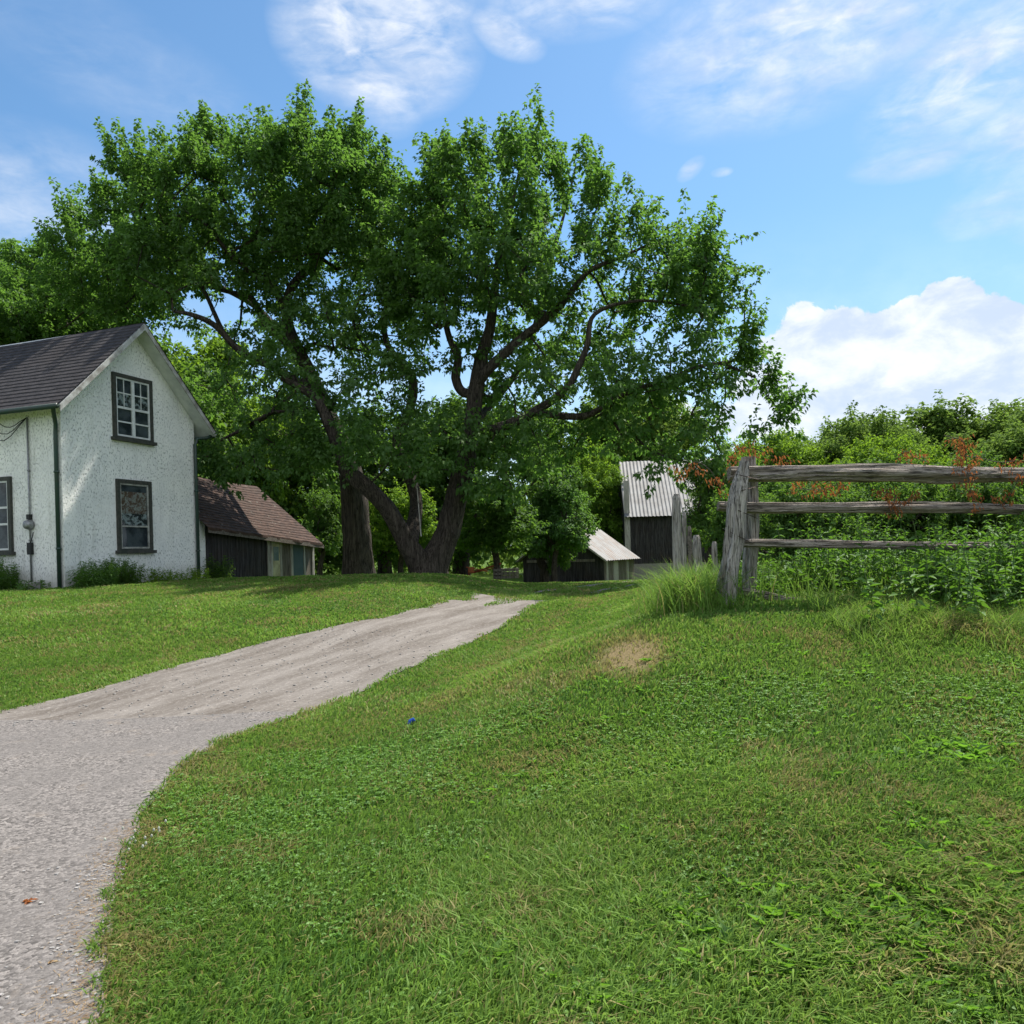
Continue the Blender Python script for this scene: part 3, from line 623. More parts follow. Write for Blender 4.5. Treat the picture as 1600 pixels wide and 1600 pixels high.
def door(pxa, pya, pxb, pyb, matn, glass=True, frame='pale_board'):
    a, zt = sp(pxa, pya); b, _ = sp(pxb, pya); zb_ = gbase((a + b) / 2) + .1
    f = MB(); f.box((a - .09, -.10, zb_), (a, -.045, zt + .09)); f.box((b, -.10, zb_), (b + .09, -.045, zt + .09)); f.box((a, -.10, zt), (b, -.045, zt + .09))
    do = f.build('door_frame', M[frame], sh)
    l = MB(); l.box((a + .005, -.075, zb_), (b - .005, -.047, zt - .005)); l.build('door_leaf', M[matn], do)
    if glass:
        f = MB(); w = b - a; h = zt - zb_; f.box((a + w * .16, -.085, zb_ + h * .54), (b - w * .16, -.076, zt - h * .08)); f.build('pane', simple('dusty_glass', (.12, .16, .17), (.2, .24, .24), 3, .25, spec=.6), do)
M['door_cream'] = simple('door_cream', (.50, .47, .30), (.28, .25, .16), 3, .8)
M['door_blue'] = simple('door_blue', (.055, .085, .095), (.08, .11, .115), 3, .6)
door(422, 850, 434, 905, 'door_cream'); door(454, 850, 471, 905, 'door_blue', False)
# shed roof: front slope, back slope, following the falling eave
def slope(name, back):
    mb = MB(); n_s, n_c = 26, 20; ss = np.linspace(-.30, s2 + .22, n_s)
    def pt(s, f, dz):
        e = eave(s) + .02; dd = -.35 + (RW + .35) * f; z = e - .30 + (RH + .30) * f
        if back: dd = 2 * RW - dd
        sagv = .16 * math.sin(math.pi * np.clip((s + 1.2) / (s2 + 1.5), 0, 1)) * f * (1.3 - .3 * f)
        return (s + .04 * (f - .5), dd, z + dz - sagv)
    for c in range(n_c):
        j = (vnoise(ss * 3.3, c * 2.1 + (50 if back else 0)) - .5) * .02
        for i in range(n_s - 1):
            f0, f1 = c / n_c - .01, (c + 1) / n_c + .004
            a, b, c2, d2 = pt(ss[i], f0 + j[i], -.05 if c == 0 else 0), pt(ss[i + 1], f0 + j[i + 1], -.05 if c == 0 else 0), pt(ss[i], f0 + j[i], .04), pt(ss[i + 1], f0 + j[i + 1], .04)
            e_, f_ = pt(ss[i + 1], f1, .012), pt(ss[i], f1, .012)
            mb.poly([a, b, d2, c2], [(0, 1, 2, 3)]); mb.poly([c2, d2, e_, f_], [(0, 1, 2, 3)])
        mb.poly([pt(ss[-1], c / n_c, -.05), pt(ss[-1], (c + 1) / n_c, -.05), pt(ss[-1], (c + 1) / n_c, .012), pt(ss[-1], c / n_c, .04)], [(0, 1, 2, 3)])
    return mb.build(name, M['roof_brown'], sh)
slope('roof', False); slope('roof', True)
mb = MB(); aa, bb = -.28, s2 + .3
mb.hexa([(aa, -.37, eave(aa) - .44), (bb, -.37, eave(bb) - .44), (bb, -.345, eave(bb) - .44), (aa, -.345, eave(aa) - .44), (aa, -.37, eave(aa) - .31), (bb, -.37, eave(bb) - .31), (bb, -.345, eave(bb) - .31), (aa, -.345, eave(aa) - .31)])
mb.build('fascia', M['brown_trim'], sh)
for s in (s1 - .05, s2 - .06): MB().box((s, -.075, gbase(s)), (s + .13, -.045, eave(s) - .32)).build('corner_board', M['pale_board'], sh)

# ------------------------------------------------------------------ low barn and tall barn far off
def gb(x, y): return float(H(x, y))
LB = P(944, 905, 45); ly = R(30); ld_ = np.array([math.sin(ly), math.cos(ly)])
lz = gb(LB[0], 45) - .1; print('barn ground', lz, P(954, 910, 45)[2])
lz = min(lz, P(954, 911, 45)[2])
lb = thing('low_barn', 'low black board barn with pale metal roof under the trees', 'barn', (LB[0], 45, lz), math.pi / 2 - ly)
LW, LD, LE = 5.2, 4.6, P(954, 870, 45)[2] - lz; LR = LE + 1.85
mb = MB(); mb.poly([(0, 0, -.5), (LD, 0, -.5), (LD, 0, LE), (0, 0, LE), (0, LW, -.5), (LD, LW, -.5), (LD, LW, LE), (0, LW, LE), (0, LW / 2, LR), (LD, LW / 2, LR)],
                   [(0, 1, 2, 3), (5, 4, 7, 6), (4, 0, 3, 8, 7), (1, 5, 6, 9, 2)]); mb.build('wall', M['barn_board'], lb)
def board_row(parent, p0, p1, z0f, z1f, wd, matn, name, out):
    mb = MB(); p0, p1 = np.array(p0, float), np.array(p1, float); L = np.linalg.norm(p1 - p0); d = (p1 - p0) / L; o = np.array(out, float); s = 0
    while s < L - .02:
        w = min(wd * random.uniform(.8, 1.2), L - s); t = random.uniform(.02, .05); a, b = p0 + d * s, p0 + d * (s + w - .015)
        c = [(a, 0), (b, 0), (b, 1), (a, 1)]
        mb.hexa([tuple(q_ + o * (t if k == 0 else 0.003)) + (z0f,) for q_, k in c] + [tuple(q_ + o * (t if k == 0 else 0.003)) + (z1f(s if i in (0, 3) else s + w) - (0 if callable(z1f) else 0),) for i, (q_, k) in enumerate(c)]); s += w
    return mb.build(name, M[matn], parent)
board_row(lb, (0, 0), (0, LW), -.4, lambda s: LE - .05 + (LR - LE) * (1 - abs(s - LW / 2) / (LW / 2)), .2, 'barn_board', 'boarding', (-1, 0))
board_row(lb, (LD, 0), (0, 0), -.4, lambda s: LE - .05, .24, 'grey_board', 'boarding', (0, -1))
def ribbed(name, parent, ye, zee, yr, zr, x0, x1, pitch_, matn, th=.03):
    mb = MB(); n = int((x1 - x0) / pitch_); xs = np.linspace(x0, x1, n * 4 + 1); nrm_ = np.array([zr - zee, -(yr - ye)]); nrm_ = nrm_ / np.linalg.norm(nrm_) * (-1 if (yr - ye) > 0 else 1)
    prof = [0, 1, 1, 0]; v = []
    for i, x_ in enumerate(xs):
        h = prof[i % 4] * th; dy, dz = nrm_[0] * h, nrm_[1] * h
        v += [(x_, ye + dy, zee + dz), (x_, yr + dy, zr + dz)]
    mb.poly(v, [(2 * i, 2 * i + 2, 2 * i + 3, 2 * i + 1) for i in range(len(xs) - 1)]); return mb.build(name, M[matn], parent)
ov = .35; k_ = (LR - LE) / (LW / 2)
rf = ribbed('roof', lb, -ov, LE - ov * k_ + .04, LW / 2, LR + .04, -.3, LD + .3, .34, 'rusty_roof', .045); ribbed('roof', lb, LW + ov, LE - ov * k_ + .04, LW / 2, LR + .04, -.3, LD + .3, .34, 'rusty_roof', .045)
mb = MB(); mb.hexa([(-.33, -ov, LE - ov * k_ - .08), (-.30, -ov, LE - ov * k_ - .08), (-.30, LW / 2, LR - .08), (-.33, LW / 2, LR - .08), (-.33, -ov, LE - ov * k_ + .03), (-.30, -ov, LE - ov * k_ + .03), (-.30, LW / 2, LR + .03), (-.33, LW / 2, LR + .03)]); mb.build('rake_board', M['pale_board'], lb)
for s in (.15, 3.2): MB().box((s, -.14, -.4), (s + .16, -.055, LE - .1)).build('trim_board', M['pale_board'], lb)
MB().box((1.2, -.09, -.3), (1.9, -.055, LE - .25)).build('hatch', M['pale_board'], lb)
MB().box((-.09, .5, LE - .25), (-.055, LW - .3, LE - .1)).build('trim_board', M['grey_board'], lb)

TB = P(979, 900, 56); tz = min(gb(TB[0], 56), P(979, 908, 56)[2]); tb = thing('tall_barn', 'tall black board barn with ribbed white metal roof', 'barn', (TB[0], 56, tz), R(-4))
TW, TD = 9.5, 9.0; TE = P(1000, 800, 56)[2] - tz; TR = P(1000, 722, 60.5)[2] - tz
mb = MB(); mb.poly([(0, 0, -.5), (TW, 0, -.5), (TW, 0, TE), (0, 0, TE), (0, TD, -.5), (TW, TD, -.5), (TW, TD, TE), (0, TD, TE), (0, TD / 2, TR), (TW, TD / 2, TR)],
                   [(0, 1, 2, 3), (5, 4, 7, 6), (4, 0, 3, 8, 7), (1, 5, 6, 9, 2)]); mb.build('wall', M['barn_board'], tb)
SFH = 1.2
board_row(tb, (.35, 0), (TW, 0), SFH, lambda s: TE - .06, .24, 'barn_board', 'boarding', (0, -1))
mb = MB(); mb.box((-.02, -.14, -.5), (TW, -.055, SFH)); mb.build('stone_base', M['concrete'], tb)
mb = MB(); mb.box((-.05, -.16, SFH), (.33, -.02, TE + 2.2)); mb.build('corner_board', M['pale_board'], tb)
k_ = (TR - TE) / (TD / 2)
ribbed('roof', tb, -.45, TE - .45 * k_ + .05, TD / 2, TR + .05, -.05, TW + .3, .26, 'metal_roof', .03); ribbed('roof', tb, TD + .45, TE - .45 * k_ + .05, TD / 2, TR + .05, -.05, TW + .3, .42, 'metal_roof', .05)

# ------------------------------------------------------------------ trees
def catmull(pts, n=5):
    pts = [np.array(p, float) for p in pts]; pts = [2 * pts[0] - pts[1]] + pts + [2 * pts[-1] - pts[-2]]; out = []
    for i in range(1, len(pts) - 2):
        a, b, c, d = pts[i - 1:i + 3]
        for k in range(n):
            t = k / n; out.append(.5 * ((2 * b) + (-a + c) * t + (2 * a - 5 * b + 4 * c - d) * t * t + (-a + 3 * b - 3 * c + d) * t ** 3))
    out.append(pts[-2]); return out
def grow(limbs, attr, origin, leaf, shoots=5, per=22, shoot_len=(.45, .9), leafmat='maple_leaf', up=.55, minr=.010, spires=(), center=None, tight=.17):
    """limbs: lists of (x,y,z,r). attr: points twigs reach for. Returns (wood mesh, leaf mesh) in coordinates relative to origin."""
    mb = MB(); nodes = []
    for L in limbs:
        c = catmull(L, 5); rad = [max(q_[3], .01) for q_ in c]; pts = [q_[:3] + rng.normal(size=3) * q_[3] * .02 for q_ in c]
        mb.tube([p - origin for p in pts], rad, 30 if max(rad) > .2 else 8, .30 if max(rad) > .2 else .2, 1.0, True, 2.4 if max(rad) > .2 else 1.6)
        for i, p in enumerate(pts):
            if i > len(pts) * .3 or len(L) < 5: nodes.append(p)
    nodes = np.array(nodes); NP = [n for n in nodes]; par = [-1] * len(NP)
    dmin = np.array([np.min(np.linalg.norm(nodes - a, axis=1)) for a in attr]); order = np.argsort(dmin)
    arr = np.zeros((len(NP) + len(attr) * 6, 3)); arr[:len(NP)] = nodes; cnt = len(NP)
    tips = []
    for oi in order:
        a = attr[oi]; d = np.linalg.norm(arr[:cnt] - a, axis=1) ; j = int(np.argmin(d)); dist = d[j]
        steps = max(1, min(5, int(dist / .55))); s0 = arr[j].copy(); prev = j; bend = rng.normal(size=3) * dist * .10
        for k in range(1, steps + 1):
            t = k / steps; p = s0 + (a - s0) * t + bend * math.sin(math.pi * t) + np.array([0, 0, -.05]) * math.sin(math.pi * t) * dist
            arr[cnt] = p; par.append(prev); prev = cnt; cnt += 1
        tips.append(prev)
    n0 = len(nodes); wgt = np.zeros(cnt)
    for t in tips: wgt[t] += 1
    for i in range(cnt - 1, n0 - 1, -1):
        if par[i] >= n0: wgt[par[i]] += wgt[i]
    rad = minr * np.sqrt(np.maximum(wgt, 1)) * 1.25
    i = np.arange(n0, cnt); pi_ = np.array(par[n0:cnt]); A, B = arr[pi_], arr[i]; t = norm(B - A); ref = np.where(np.abs(t[:, 2:3]) < .8, [[0, 0, 1.]], [[1., 0, 0]])
    u = norm(np.cross(t, ref)); w = np.cross(t, u); r1 = rad[i]; r0 = np.where(pi_ >= n0, np.minimum(rad[np.maximum(pi_, n0)], r1 * 1.5), r1 * 1.3); V = []
    for base, rr in ((A, r0), (B, r1)):
        for k in range(4):
            th = k * math.pi / 2; V.append(base + (u * math.cos(th) + w * math.sin(th)) * rr[:, None])
    V = np.stack(V, 1).reshape(-1, 3) - origin; q_ = np.arange(len(i))[:, None] * 8; Q = np.concatenate([q_ + [k, (k + 1) % 4, 4 + (k + 1) % 4, 4 + k] for k in range(4)], 0)
    nb = len(mb.v); me = raw_mesh('trunk', np.concatenate([np.array(mb.v), V]), quads=np.concatenate([np.array([f for f in mb.f if len(f) == 4]), Q + nb]), smooth_sh=True)
    # shoots with hanging leaves
    c0 = attr.mean(0) if center is None else np.array(center); T = arr[tips]; n = len(T)
    base = np.repeat(T, shoots, 0); out = norm(base - c0); dirs = norm(rand_dirs(len(base)) * .8 + out * .45 + np.array([0, 0, up])); sl = rng.uniform(*shoot_len, len(base)) * (1 + .9 * (rng.random(len(base)) < .12) * (out[:, 2] > .1))
    if len(spires):
        auto = []
        for a in attr:
            d2 = np.hypot(attr[:, 0] - a[0], attr[:, 1] - a[1]); o_ = norm(a - c0)
            if not ((d2 < .75) & (attr[:, 2] > a[2] + .25)).any() and rng.random() < .75: auto.append((a[0], a[1], a[2], rng.uniform(.9, 1.9)))
            elif o_[2] > -.1 and np.hypot(o_[0], o_[2]) > .5 and not ((np.linalg.norm(attr - a - o_ * .9, axis=1) < .75).any()) and rng.random() < .6: auto.append((a[0] + o_[0] * .25, a[1], a[2], rng.uniform(.8, 1.6)))
        spires = list(spires) + auto
        sp_ = np.repeat(np.array(spires), 5, 0) + rng.normal(size=(len(spires) * 5, 4)) * [.15, .15, .10, .0]; sp_[:, 3] *= rng.uniform(.5, 1.05, len(sp_)); base = np.concatenate([base, sp_[:, :3]]); dirs = np.concatenate([dirs, norm(np.array([[0, 0, 1.]]) + norm(sp_[:, :3] - c0) * .35 + .16 * rng.normal(size=(len(sp_), 3)))]); sl = np.concatenate([sl, sp_[:, 3]])
    boost = np.ones(len(base)); boost[len(out):] = 1.5; cnts = np.maximum((per * sl * boost / np.mean(shoot_len)).astype(int), 4); ids = np.repeat(np.arange(len(base)), cnts); m_ = len(ids); f = rng.random(m_) ** .8
    rad_ = (tight * (1.12 - f) + .035) * (leaf / .13)
    off = rand_dirs(m_); off[:, 2] *= .5; off = norm(off) * (rad_ * rng.random(m_) ** .5)[:, None]
    c = base[ids] + dirs[ids] * (sl[ids] * f)[:, None] + off + np.array([0, 0, -.10]) * (f * (1 - f))[:, None]
    ax = norm(off + dirs[ids] * .25 * leaf) * 1.0 + np.array([0, 0, -.75]) + .35 * rng.normal(size=(m_, 3)); nr = norm(np.array([0, 0, 1.]) + out[np.minimum(ids, len(out) - 1)] * .25 + .45 * rng.normal(size=(m_, 3)))
    Ls = leaf * rng.uniform(.7, 1.25, m_)
    ml = leaves_mesh('crown', c - origin, ax, nr, Ls, Ls * rng.uniform(.55, .8, m_), .15, np.clip(rng.random(m_) * .7 + .3 * np.repeat(rng.random(len(base)), cnts), 0, 1), .12)
    return me, ml
def limb_px(L, k=.78): return [tuple(P(px, py, Y)) + (r * k * Y / FPX,) for px, py, Y, r in L]
def sample_ell(E, spacing, holes=(), seed=1):
    r_ = np.random.default_rng(seed); pts = []
    for (px, py, Y, rx, ry, rd) in E:
        py = py + (44 if py < 240 else 36 if py < 330 else 18 if py < 460 else 0); c = P(px, py, Y); a, b = rx * .97 * Y / FPX, ry * .88 * Y / FPX; vol = 4.19 * a * b * rd; n = max(4, int(vol / spacing ** 3 * 1.6))
        d = norm(r_.normal(size=(n, 3))) * (r_.random(n) ** (1 / 2.4))[:, None]; pts.append(c + d * [a, rd, b])
    pts = np.concatenate(pts); r_.shuffle(pts)
    w = fbm(pts[:, 0] * .55, pts[:, 1] * .55, pts[:, 2] * .75, 2); pts = pts[w > .425]
    for (hx, hy, ha, hb) in holes:
        px = CX + FPX * (pts[:, 0] * cr - (pts[:, 2] - EYE) * sr) / pts[:, 1]; py = CY - FPX * (pts[:, 0] * sr + (pts[:, 2] - EYE) * cr) / pts[:, 1]
        pts = pts[((px - hx) / ha) ** 2 + ((py - hy) / hb) ** 2 > 1]
    keep = []; cell = {}
    for p in pts:
        k = tuple(np.floor(p / spacing).astype(int)); ok = True
        for dx in (-1, 0, 1):
            for dy in (-1, 0, 1):
                for dz in (-1, 0, 1):
                    for q_ in cell.get((k[0] + dx, k[1] + dy, k[2] + dz), ()):
                        if np.sum((q_ - p) ** 2) < (spacing * .8) ** 2: ok = False; break
                    if not ok: break
                if not ok: break
            if not ok: break
        if ok: cell.setdefault(k, []).append(p); keep.append(p)
    return np.array(keep)
# left maple
LA = [[(563, 925, 29, 44), (563, 905, 29, 34), (560, 860, 29, 28), (556, 800, 29, 27), (550, 745, 29, 24), (532, 690, 29, 16), (508, 635, 29, 14), (485, 585, 29, 13), (462, 540, 29, 12), (449, 500, 29, 10), (455, 450, 29, 8), (500, 402, 29, 6), (530, 372, 29, 5), (556, 350, 29, 4), (575, 300, 29, 2)],
      [(500, 620, 29, 9), (452, 588, 28.5, 8), (410, 566, 28, 7.5), (373, 546, 27.5, 7), (335, 508, 27, 6), (300, 492, 26.5, 4.5), (270, 486, 26.5, 3)],
      [(373, 546, 27.5, 5), (352, 525, 28, 5), (335, 490, 28.5, 4.5), (322, 460, 29, 4), (300, 420, 29.5, 3), (250, 380, 30, 2)],
      [(462, 540, 29, 9), (432, 520, 29, 9), (415, 505, 29, 8), (400, 476, 29.3, 6), (387, 463, 29.5, 5), (335, 450, 30, 4), (280, 425, 31, 3), (200, 400, 32, 2)],
      [(449, 500, 29, 8), (430, 450, 29.5, 7), (400, 400, 30, 6), (380, 370, 30, 5), (360, 330, 30, 4), (340, 295, 30, 3), (322, 262, 30, 2.5), (325, 200, 30, 1.5)],
      [(430, 450, 29.5, 6), (385, 420, 28, 5), (345, 380, 27.5, 4), (330, 357, 27.5, 3.5), (287, 329, 27.5, 3), (230, 300, 27.5, 2)],
      [(490, 410, 29, 6), (500, 385, 28.5, 5), (514, 322, 28, 4), (521, 267, 28, 3), (518, 200, 28, 1.6)],
      [(485, 585, 29, 7), (430, 640, 27, 6), (380, 670, 26.5, 4), (340, 690, 26.5, 2.5)],
      [(508, 635, 29, 8), (460, 560, 32, 7), (400, 480, 34, 6), (300, 430, 35.5, 5), (200, 400, 37, 3), (110, 380, 38, 2)]]
EA = [(400, 310, 29, 180, 110, 3.6), (260, 335, 29, 95, 100, 2.8), (480, 330, 28.5, 140, 120, 3.6), (545, 300, 28.5, 80, 95, 2.6), (200, 410, 32, 120, 90, 3), (340, 430, 29, 170, 80, 3.6),
      (120, 430, 36, 120, 80, 2.8), (500, 450, 28.5, 110, 90, 3.2), (325, 205, 29.5, 60, 45, 1.2), (415, 225, 29.5, 28, 35, .8), (520, 215, 28.5, 45, 45, 1), (195, 275, 29, 40, 32, 1),
      (650, 390, 27.5, 50, 60, 1.8), (600, 500, 27, 50, 50, 1.8), (450, 620, 26.5, 90, 80, 2.2), (560, 640, 25.5, 60, 50, 1.6), (390, 700, 26, 90, 45, 1.8), (500, 680, 26.5, 60, 60, 1.8), (575, 420, 28, 55, 90, 2.3), (550, 550, 27.5, 60, 60, 2), (230, 490, 31, 90, 38, 2), (100, 500, 34, 110, 38, 2),
      (340, 620, 31, 60, 60, 1.6), (430, 560, 29, 70, 40, 2), (600, 320, 28, 40, 60, 1.6), (610, 420, 28, 35, 60, 1.6), (390, 740, 25, 60, 22, 1.0)]
HOLES = [(365, 490, 42, 24), (300, 470, 26, 18), (170, 372, 18, 10), (345, 360, 14, 9), (590, 620, 22, 40), (735, 588, 13, 34), (622, 545, 20, 14), (700, 610, 14, 26), (1130, 565, 22, 12), (1010, 525, 24, 14), (945, 500, 14, 12), (830, 620, 26, 16),
         (870, 655, 26, 14), (790, 420, 16, 10), (1000, 625, 20, 9), (420, 500, 12, 14), (525, 365, 9, 12), (905, 590, 14, 14), (1170, 620, 14, 10), (480, 505, 10, 14), (850, 480, 10, 12)]
def mk_tree(name, label, base, limbs, pts, leafm='maple_leaf', group=None, **kw):
    o = np.array(base, float); t = thing(name, label, 'tree', tuple(o), 0, group); me, ml = grow(limbs, pts, o, **kw)
    mobj('trunk', me, M['bark'], t); mobj('crown', ml, M[leafm], t); return t
def spire(px, py0, py1, Y): py0 += 12; py1 += 12; p = P(px, py0, Y); return (*p, (py0 - py1) * Y / FPX)
spA = [spire(*s) for s in [(325, 200, 150, 29.5), (300, 215, 165, 29.5), (345, 205, 160, 29.5), (250, 230, 180, 29.5), (415, 225, 170, 29.5), (425, 235, 190, 29.3), (470, 250, 195, 28.5), (520, 215, 158, 28.5), (530, 225, 180, 28.5), (560, 240, 190, 28.5), (600, 275, 235, 28.5), (200, 280, 232, 29), (175, 295, 262, 29), (215, 290, 235, 29), (120, 370, 330, 36), (70, 400, 350, 36)]]
bA = P(563, 905, 29); bA[2] = float(H(bA[0], 29))
mk_tree('maple_tree', 'huge old maple with straight thick trunk, left of the forked one', bA, [limb_px(L) for L in LA], sample_ell(EA, .80, HOLES, 1), leaf=.145, shoots=6, per=30, shoot_len=(.55, 1.1), up=.6, tight=.16, spires=spA, center=P(430, 480, 29))
# right maple, forked at the ground
LBm = [[(672, 935, 26, 58), (672, 905, 26, 42), (680, 878, 26, 30), (697, 840, 26, 25), (708, 800, 26, 23), (718, 760, 26, 21), (728, 715, 26, 19), (737, 660, 26, 17), (743, 612, 26, 15), (752, 560, 26, 12), (765, 515, 26, 10), (772, 460, 26, 8), (780, 400, 25.5, 6), (798, 330, 25.5, 4), (815, 250, 25.5, 2)],
       [(668, 915, 26, 40), (657, 882, 25.8, 25), (637, 850, 25.6, 19), (618, 815, 25.4, 17.5), (598, 785, 25.2, 16.5), (572, 760, 25, 15.5), (546, 738, 25, 14.5), (530, 708, 25, 12), (515, 665, 25, 11), (490, 620, 25, 8), (440, 590, 24.8, 5)],
       [(640, 850, 25.6, 17), (650, 800, 26.5, 13), (645, 760, 27, 12), (625, 715, 27, 11), (622, 680, 27, 10), (641, 637, 27, 9), (645, 595, 27, 8), (628, 568, 27, 7), (606, 540, 27, 6), (600, 500, 27, 5), (610, 440, 27, 3), (625, 380, 27, 2)],
       [(742, 615, 26, 10), (722, 612, 26, 9), (712, 590, 26, 9), (716, 560, 26, 8), (700, 520, 26, 6), (690, 450, 26, 5), (695, 380, 26, 3.5), (690, 290, 26, 2)],
       [(744, 600, 26, 12), (765, 575, 25.7, 11), (792, 550, 25.4, 10), (825, 520, 25, 9), (860, 492, 24.7, 8), (882, 470, 24.5, 7), (905, 440, 24.3, 6), (926, 420, 24, 5), (975, 400, 24, 3.5), (1040, 370, 24, 2)],
       [(735, 680, 26, 11), (790, 665, 25, 10), (840, 640, 24.5, 9), (884, 608, 24, 8.5), (905, 570, 24, 7), (918, 538, 24, 6), (930, 490, 24, 4.5), (1000, 470, 24, 3), (1090, 480, 24, 2)],
       [(840, 645, 24.5, 7), (913, 650, 24, 6.5), (965, 620, 24, 5.5), (1010, 603, 24, 5), (1060, 585, 24, 4), (1120, 568, 24, 3.5), (1180, 590, 24, 2)],
       [(737, 660, 26, 8), (760, 640, 28, 7), (820, 560, 29, 6), (850, 450, 29.5, 5), (880, 340, 30, 3), (900, 260, 30, 2)],
       [(860, 492, 24.7, 5), (830, 480, 25, 4), (812, 440, 25, 3.5), (830, 400, 25, 2.5)],
       [(1120, 568, 24, 3), (1150, 560, 24, 2.5), (1162, 520, 24, 2), (1163, 470, 24, 1)]]
EB = [(790, 310, 26, 120, 100, 3.6), (700, 290, 26, 60, 70, 2.2), (820, 230, 26, 42, 38, 1.3), (715, 225, 26, 35, 22, .9), (900, 260, 26, 38, 34, 1.3), (880, 330, 26, 75, 65, 2.8), (975, 385, 25, 65, 50, 2.4), (1060, 400, 25, 50, 40, 1.6),
      (1000, 460, 25, 115, 70, 2.8), (1085, 490, 24.5, 55, 52, 1.8), (1145, 545, 24, 30, 45, 1), (1175, 600, 24, 42, 32, 1.1), (1100, 610, 24, 80, 52, 1.8), (1010, 590, 24.5, 100, 62, 2.4), (900, 520, 26, 105, 75, 3.2), (780, 450, 26.5, 110, 85, 3.6),
      (690, 420, 26.5, 60, 85, 2.8), (665, 340, 26.5, 40, 55, 1.8), (900, 660, 24.5, 80, 42, 2), (1150, 660, 24, 42, 32, 1.1), (810, 680, 25, 70, 45, 1.8), (780, 590, 27, 60, 60, 2), (1100, 690, 24, 55, 30, 1.2), (650, 610, 26, 50, 60, 1.6),
      (610, 690, 25, 48, 45, 1.2), (970, 690, 25, 60, 32, 1.4), (1040, 755, 23, 30, 26, .5), (1075, 735, 23, 26, 22, .5), (640, 520, 27, 40, 50, 1.6), (1200, 655, 24, 26, 14, .6), (860, 720, 26, 60, 40, 1.4), (600, 600, 27, 30, 50, 1.2), (680, 500, 25, 60, 50, 1.6), (650, 560, 25, 60, 40, 1.4), (830, 600, 24, 60, 40, 1.4), (720, 400, 24.5, 70, 60, 2), (850, 430, 24, 80, 60, 1.8), (700, 740, 24, 40, 30, .9), (940, 600, 23, 80, 50, 1.4), (640, 430, 26, 35, 70, 1.4), (570, 700, 24, 50, 40, 1), (700, 670, 24.3, 50, 40, 1.0), (640, 745, 24.3, 30, 30, .8), (780, 740, 25, 50, 50, 1.4), (1190, 620, 24, 50, 40, 1.2), (1120, 540, 24, 55, 50, 1.4), (500, 720, 25, 50, 30, 1), (1085, 740, 24, 40, 30, .9), (1055, 720, 24, 40, 22, .9), (1130, 700, 24, 40, 28, .9), (1010, 735, 24, 26, 18, .6)]
spB = [spire(*s) for s in [(690, 230, 195, 26), (722, 230, 200, 26), (740, 235, 205, 26), (818, 225, 173, 26), (800, 230, 195, 26), (835, 230, 192, 26), (780, 245, 200, 26), (872, 255, 207, 26), (906, 250, 197, 26), (925, 255, 213, 26), (938, 260, 235, 26), (1004, 370, 315, 25), (1040, 385, 335, 25), (1068, 375, 314, 25), (1078, 395, 345, 25),
                           (1112, 425, 362, 24.5), (1130, 430, 385, 24.5), (1163, 540, 442, 24), (1160, 560, 480, 24), (1168, 575, 520, 24), (1190, 590, 530, 24), (1205, 600, 560, 24), (1225, 625, 590, 24)]]
bB = P(670, 898, 26); bB[2] = float(H(bB[0], 26))
mk_tree('maple_tree', 'huge forked maple spreading over the driveway end', bB, [limb_px(L) for L in LBm], sample_ell(EB, .80, HOLES, 5), leaf=.145, shoots=6, per=30, shoot_len=(.55, 1.1), up=.6, tight=.16, spires=spB, center=P(860, 500, 26))

def generic(seed, h, rad, trunk_h, leaf, spacing, shoots=4, per=14, low=0.15):
    r_ = np.random.default_rng(seed); limbs = [[(0, 0, -.4, rad * .09), (r_.normal() * .05, 0, trunk_h * .5, rad * .07), (r_.normal() * .15, r_.normal() * .15, trunk_h, rad * .06), (r_.normal() * .2, r_.normal() * .2, h * .6, rad * .035), (0, 0, h * .88, .02)]]
    for k in range(5):
        a = k * 1.26 + r_.random(); z0 = trunk_h * (.8 + .4 * r_.random()); limbs.append([(0, 0, z0, rad * .035), (math.cos(a) * rad * .3, math.sin(a) * rad * .3, z0 + h * .15, rad * .025), (math.cos(a) * rad * .65, math.sin(a) * rad * .65, z0 + h * .28, .02)])
    E = []
    for k in range(11):
        a = r_.random() * 6.28; rr = rad * .62 * r_.random() ** .5; z = h * (low + (.86 - low) * r_.random()); s = rad * (.32 + .28 * r_.random()) * (1 - .35 * abs(z / h - .5)); E.append((rr * math.cos(a), rr * math.sin(a), z, s))
    pts = []
    for (x, y, z, s) in E:
        n = int(4.19 * s ** 3 * .8 / spacing ** 3) + 5; d = norm(r_.normal(size=(n, 3))) * (r_.random(n) ** .4)[:, None] * s; d[:, 2] *= .8; pts.append(np.array([x, y, z]) + d)
    pts = np.concatenate(pts); pts = pts[pts[:, 2] > .1 * leaf]
    me, ml = grow(limbs, pts, np.zeros(3), leaf=leaf, shoots=shoots, per=per, shoot_len=(.45 * spacing + .1, .8 * spacing + .15), minr=.015, center=(0, 0, h * .45)); return me, ml
PROTO = {'round': generic(11, 9, 3.8, 2.0, .17, .85, 4, 26, .28), 'wide': generic(12, 8, 4.6, 1.6, .18, .95, 4, 28), 'bush': generic(13, 3.0, 1.9, .3, .11, .55, 4, 22, .05), 'young': generic(14, 6.5, 2.4, 2.2, .16, .7, 4, 20, .42)}
PM = {}
